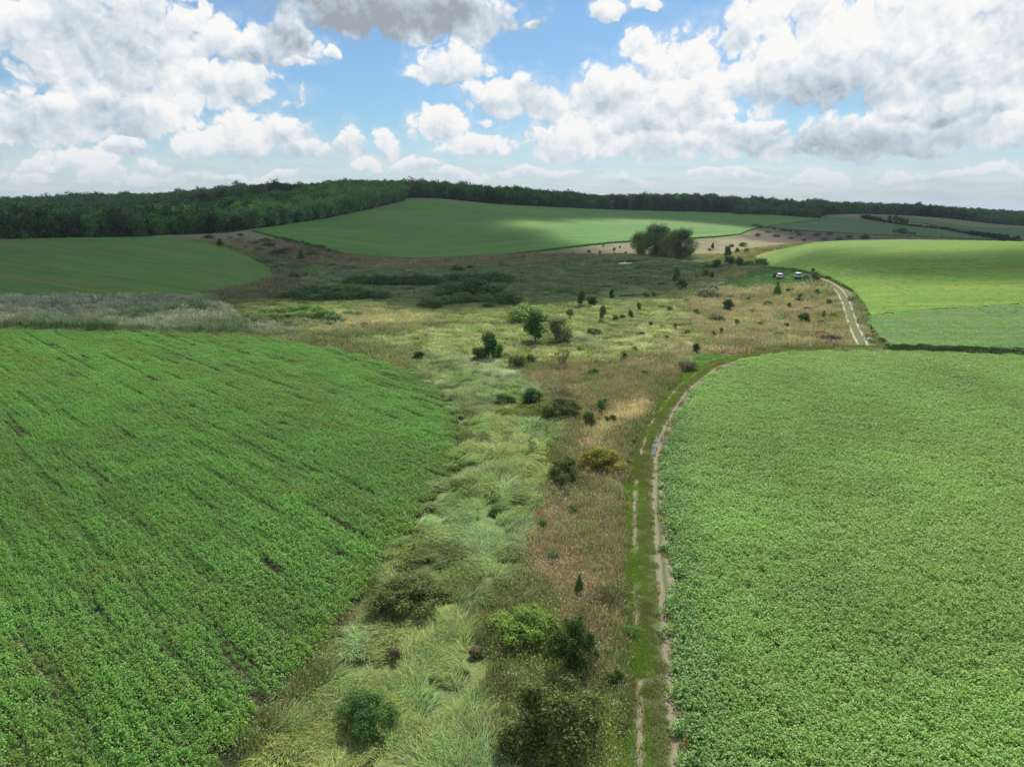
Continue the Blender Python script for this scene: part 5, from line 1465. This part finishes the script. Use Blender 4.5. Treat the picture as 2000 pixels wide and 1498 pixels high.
c1 = place_empty('parked_car', 1522, 545, R(-12), 'white car with its left door open, leftmost vehicle on the mown grass', 'car', 'vehicles parked on the lawn')
car(c1, M_PAINT)
panel('open_door', [(-.93, .80, .35), (-.93 - .85, .35, .35), (-.93 - .85, .35, .98), (-.93 - .45, .55, 1.48), (-.93, .72, 1.02)], M_PL, c1, .07)
c2 = place_empty('parked_car', 1558.5, 544.5, R(-22), 'pale silver car seen from behind, middle vehicle on the mown grass', 'car', 'vehicles parked on the lawn')
car(c2, M_PAINT2, 4.5, 1.86, 1.72)
t3 = place_empty('small_trailer', 1574, 545, R(-21), 'small pale trailer beside the greyish bush, rightmost on the mown grass', 'trailer')
box('bed', (0, 0, .62), (1.15, 1.7, .10), M_PL, t3); box('side_board', (-.56, 0, .84), (.05, 1.7, .38), M_PAINT2, t3, .01); box('side_board', (.56, 0, .84), (.05, 1.7, .38), M_PAINT2, t3, .01)
box('tail_board', (0, -.85, .80), (1.06, .05, .28), M_PL, t3, .01); box('front_board', (0, .85, .84), (1.06, .05, .38), M_PAINT2, t3, .01); box('drawbar', (0, 1.45, .52), (.08, 1.2, .08), M_RIM, t3, .01)
wheel((-.66, -.1, .30), t3, .3); wheel((.66, -.1, .30), t3, .3)

# ------------------------------------------------------------------ brush pile, stones, rubbish
def twig_pile(name, px, py, rx, ry, hz, n, mat, label, seed, base=None):
    rs = np.random.RandomState(seed); x, y = ground_pt(px, py); V, Fc, o = [], [], 0
    for _ in range(n):
        a = rs.uniform(0, 6.28); q = math.sqrt(rs.uniform(0, 1)); cx, cy = math.cos(a) * q * rx, math.sin(a) * q * ry
        z = hz * (1 - q * q) * rs.uniform(.3, 1.05) + .05; l = rs.uniform(.5, 1.5); th = rs.uniform(0, 6.28); dz = rs.normal(0, .18)
        v, f = tube((cx - math.cos(th) * l / 2, cy - math.sin(th) * l / 2, z - dz), (cx + math.cos(th) * l / 2, cy + math.sin(th) * l / 2, z + dz), rs.uniform(.02, .07), .012, 5)
        V.append(v); Fc.append(f + o); o += len(v)
    ob = put(name, mesh_np(name, np.concatenate(V), np.concatenate(Fc), mat), None, label=label, category='brush pile')
    ob.location = (x, y, float(height(x, y)))
    # earth heap under the sticks
    nr, na = 14, 40; vv = [(0, 0, hz * .8)]
    for i in range(1, nr + 1):
        for j in range(na):
            a = j * 2 * math.pi / na; q = i / nr; k = 1 + .2 * math.sin(3 * a + seed)
            vv.append((math.cos(a) * q * rx * k, math.sin(a) * q * ry * k, hz * .8 * (1 - q * q) ** 1.3 + rs.uniform(-.10, .10) * (1 - q) - (.1 if i == nr else 0)))
    ff = [(0, 1 + j, 1 + (j + 1) % na, 1 + (j + 1) % na) for j in range(na)]
    me = bpy.data.meshes.new('heap'); me.from_pydata(vv, [], [(a, b, c) for a, b, c, _ in ff] + [(1 + i * na + j, 1 + (i + 1) * na + j, 1 + (i + 1) * na + (j + 1) % na, 1 + i * na + (j + 1) % na) for i in range(nr - 1) for j in range(na)])
    me.materials.append(base or mat); put('heap', me, ob)
    return ob


M_TWIG = simple_mat('dead brush', (.19, .125, .095), .9, noise=.45, scale=1.5); M_RUST = simple_mat('reddish clay', (.40, .19, .10), .95, noise=.3, scale=2); M_EARTH = simple_mat('grey earth', (.13, .10, .085), .95, noise=.3, scale=2)
twig_pile('brush_pile', 1622, 667, 2.5, 1.1, 1.0, 260, M_TWIG, 'grey brown heap of cut brush beside the track junction', 1, M_EARTH)
twig_pile('brush_pile', 1606, 656, 1.5, .8, .8, 110, simple_mat('red brush', (.36, .17, .10), .9, noise=.4, scale=2), 'reddish heap of brush just behind the grey brown one', 2, M_RUST)
twig_pile('brush_pile', 1594, 671, .9, .5, .35, 70, simple_mat('dark red brush', (.22, .10, .075), .9, noise=.4, scale=2), 'small dark red heap in front of the reddish one', 3, M_EARTH)


def rock(name, px, py, s, seed, mat, label, group=None, cat='stone'):
    rs = np.random.RandomState(seed); x, y = ground_pt(px, py); nr, na = 7, 12; v = []
    for i in range(nr):
        p = math.pi * i / (nr - 1)
        for j in range(na):
            a = j * 2 * math.pi / na; k = 1 + rs.uniform(-.22, .22)
            v.append((math.sin(p) * math.cos(a) * s[0] * k, math.sin(p) * math.sin(a) * s[1] * k, math.cos(p) * s[2] * k))
    f = [(i * na + j, (i + 1) * na + j, (i + 1) * na + (j + 1) % na, i * na + (j + 1) % na) for i in range(nr - 1) for j in range(na)]
    me = bpy.data.meshes.new(name); me.from_pydata(v, [], f); me.materials.append(mat); o = put(name, me, None, label=label, category=cat)
    o.location = (x, y, float(height(x, y)) + s[2] * .4); o.rotation_euler = (0, 0, rs.uniform(0, 6))
    if group:
        o['group'] = group


M_WST = simple_mat('white limestone', (.62, .60, .56), .85, noise=.2, scale=5)
M_TST = simple_mat('tan limestone', (.42, .39, .32), .9, noise=.3, scale=5)
rock('stone', 1699, 664, (.75, .35, .25), 1, M_WST, 'flat white slab at the right side of the track junction')
rock('stone', 1691, 665, (.35, .25, .2), 2, M_WST, 'smaller white stone just left of the flat white slab')
for k, (px, py) in enumerate([(1656, 584), (1660, 588), (1663, 591), (1661, 596), (1664, 600), (1666, 606), (1669, 610), (1671, 614), (1658, 580), (1653, 577), (1680, 640), (1684, 646), (1688, 650)]):
    rock('stone', px, py, (.26 + .08 * (k % 3), .2, .14), 10 + k, M_TST, 'whitish field stone lying between the pale track and the bright crop', 'stones beside the pale track')
rock('rubbish_bag', 1582, 676, (.30, .22, .18), 40, simple_mat('white plastic', (.8, .8, .8), .5), 'scrap of white rubbish at the edge of the lower track', None, 'rubbish')
rock('stone', 1153, 1185, (.10, .08, .07), 41, M_WST, 'single white stone in the weeds left of the feathery bush')
rock('stone', 1168, 936, (.14, .12, .35), 42, M_WST, 'upright white stone at the foot of the yellow-tinged bush')
rock('stone', 1346, 1475, (.10, .08, .06), 43, M_WST, 'white stone at the lower corner of the near right field')

# ------------------------------------------------------------------ clouds overhead that shade the far hills (they stand above the frame)
ALT = 1300.0
SHADE = wline([(-1200, 603), (0, 616), (300, 622), (430, 606), (540, 598), (700, 590), (790, 592), (840, 610), (1010, 607), (1100, 592), (1180, 580), (1300, 573), (1385, 562), (1440, 536), (1500, 528), (1590, 522), (1650, 530), (1680, 553), (1800, 556), (2000, 552), (2900, 560)]) \
    + [(1900, 1500), (1900, 2600), (-1500, 2600), (-1500, 400)]
LIT = [wpoly([(1040, 448), (1100, 456), (1130, 463), (1190, 477), (1360, 470), (1450, 461), (1425, 449), (1340, 440), (1240, 435), (1190, 440), (1265, 452), (1205, 456), (1120, 446), (1050, 441)], 20),
       wpoly([(1190, 480), (1360, 466), (1440, 461), (1500, 478), (1540, 476), (1500, 503), (1420, 508), (1360, 500), (1250, 493)], 20)]
BANDS = [wpoly([(1640, 537), (1700, 524), (2000, 519), (2800, 519), (2800, 560), (2000, 557), (1800, 555), (1700, 552), (1650, 549)]), wpoly([(1485, 508), (1620, 508), (1640, 515), (1560, 521), (1500, 522)])]
SEMI = [(wpoly([(-900, 730), (0, 740), (200, 760), (500, 790), (600, 860), (420, 1000), (200, 1090), (-900, 1200)]), .2), (wpoly([(300, 655), (600, 664), (800, 712), (700, 708), (560, 676), (300, 664)]), .3),
        (wpoly([(-900, 600), (0, 600), (300, 618), (600, 640), (700, 668), (300, 660), (0, 655), (-900, 650)]), .30), (wpoly([(1340, 745), (1600, 760), (1760, 800), (1500, 850), (1330, 830)]), .2)]
cs = 8.0
xs = np.arange(-900, 1300, cs); ys = np.arange(30, 1800, cs); XX, YY = np.meshgrid(xs, ys, indexing='ij')
wx = XX + 22 * (fbm(XX, YY, 55, 500, 4) - .5) * 2 * sstep(YY, 120, 300); wy = YY + 22 * (fbm(XX, YY, 55, 520, 4) - .5) * 2 * sstep(YY, 120, 300)
D = inside(SHADE, wx, wy).astype(float)
for L_ in LIT:
    D[inside(L_, wx, wy) | (seg_dist(L_, wx, wy)[0] < 20)] = .0
fr_ = inside(FIELD_RIGHT_HIGH, XX, YY) | (inside(FIELD_RIGHT_HIGH, XX - 8, YY - 14))
for B_ in BANDS:
    fr_ &= ~(inside(B_, wx, wy) | (seg_dist(B_, wx, wy)[0] < 14))
D[fr_] = .0
for P_, v in SEMI:
    k = inside(P_, XX, YY); D[k] = np.maximum(D[k], v)


def blur(a, n):
    k = np.hanning(2 * n + 3)[1:-1]; k /= k.sum()
    a = np.apply_along_axis(lambda r: np.convolve(np.pad(r, n, 'edge'), k, 'valid'), 0, a)
    return np.apply_along_axis(lambda r: np.convolve(np.pad(r, n, 'edge'), k, 'valid'), 1, a)


near = sstep(YY, 260, 120)
D = blur(D, 1)
D = np.clip(D, 0, 1) * .93
mc, N = new_mat('cloud vapour')
dn = N.n('ShaderNodeAttribute', attribute_name='cover').outputs['Fac']
df = N.n('ShaderNodeBsdfDiffuse'); df.inputs[0].default_value = (.9, .9, .9, 1); tl = N.n('ShaderNodeBsdfTranslucent'); tl.inputs[0].default_value = (.9, .9, .9, 1); tp_ = N.n('ShaderNodeBsdfTransparent')
m1 = N.n('ShaderNodeMixShader'); m1.inputs[0].default_value = .6; N.t.links.new(df.outputs[0], m1.inputs[1]); N.t.links.new(tl.outputs[0], m1.inputs[2])
m2 = N.n('ShaderNodeMixShader'); N.put(m2.inputs[0], dn); N.t.links.new(tp_.outputs[0], m2.inputs[1]); N.t.links.new(m1.outputs[0], m2.inputs[2]); out_surface(N, m2.outputs[0])
off = SUN_DIR[:2] / SUN_DIR[2] * ALT
keepv = D > .015
fx, fy = np.nonzero(keepv[:-1, :-1] | keepv[1:, :-1] | keepv[:-1, 1:] | keepv[1:, 1:])
a = fx * len(ys) + fy; f = np.stack([a, a + len(ys), a + len(ys) + 1, a + 1], 1)
used, inv = np.unique(f.ravel(), return_inverse=True); f = inv.reshape(-1, 4)
d_ = D.ravel()[used]; xx = XX.ravel()[used] + off[0]; yy = YY.ravel()[used] + off[1]
thk = 4 + 14 * d_ * (.6 + .8 * fbm(xx, yy, 160, 530, 4))
top = np.stack([xx, yy, ALT + thk], 1); bot = np.stack([xx, yy, ALT - thk * .7], 1)
me = mesh_np('cloud', np.concatenate([top, bot]), np.concatenate([f, f[:, ::-1] + len(top)]), mc, None, True)
al = 1 - np.sqrt(1 - d_); me.attributes.new('cover', 'FLOAT', 'POINT').data.foreach_set('value', np.concatenate([al, al]).astype(np.float32))
put('cloud', me, kind='structure', label='broken cumulus deck overhead that shades the far hills')

# ------------------------------------------------------------------ air
HAZE = 0.00011
if HAZE:
    x0, x1, y0, y1, z0, z1 = -4700., 4700., -600., 4700., -60., 75.
    me = bpy.data.meshes.new('haze')
    me.from_pydata([(x0, y0, z0), (x1, y0, z0), (x1, y1, z0), (x0, y1, z0), (x0, y0, z1), (x1, y0, z1), (x1, y1, z1), (x0, y1, z1)], [],
                   [(3, 2, 1, 0), (4, 5, 6, 7), (0, 1, 5, 4), (1, 2, 6, 5), (2, 3, 7, 6), (3, 0, 4, 7)])
    mh = bpy.data.materials.new('haze'); mh.use_nodes = True; mh.node_tree.nodes.clear(); N = NT(mh.node_tree)
    vp = N.n('ShaderNodeVolumePrincipled'); vp.inputs['Color'].default_value = (.72, .84, .98, 1); vp.inputs['Density'].default_value = HAZE
    o_ = N.n('ShaderNodeOutputMaterial'); N.t.links.new(vp.outputs[0], o_.inputs['Volume'])
    me.materials.append(mh); put('haze', me, kind='stuff', label='thin bluish summer haze over the whole valley')
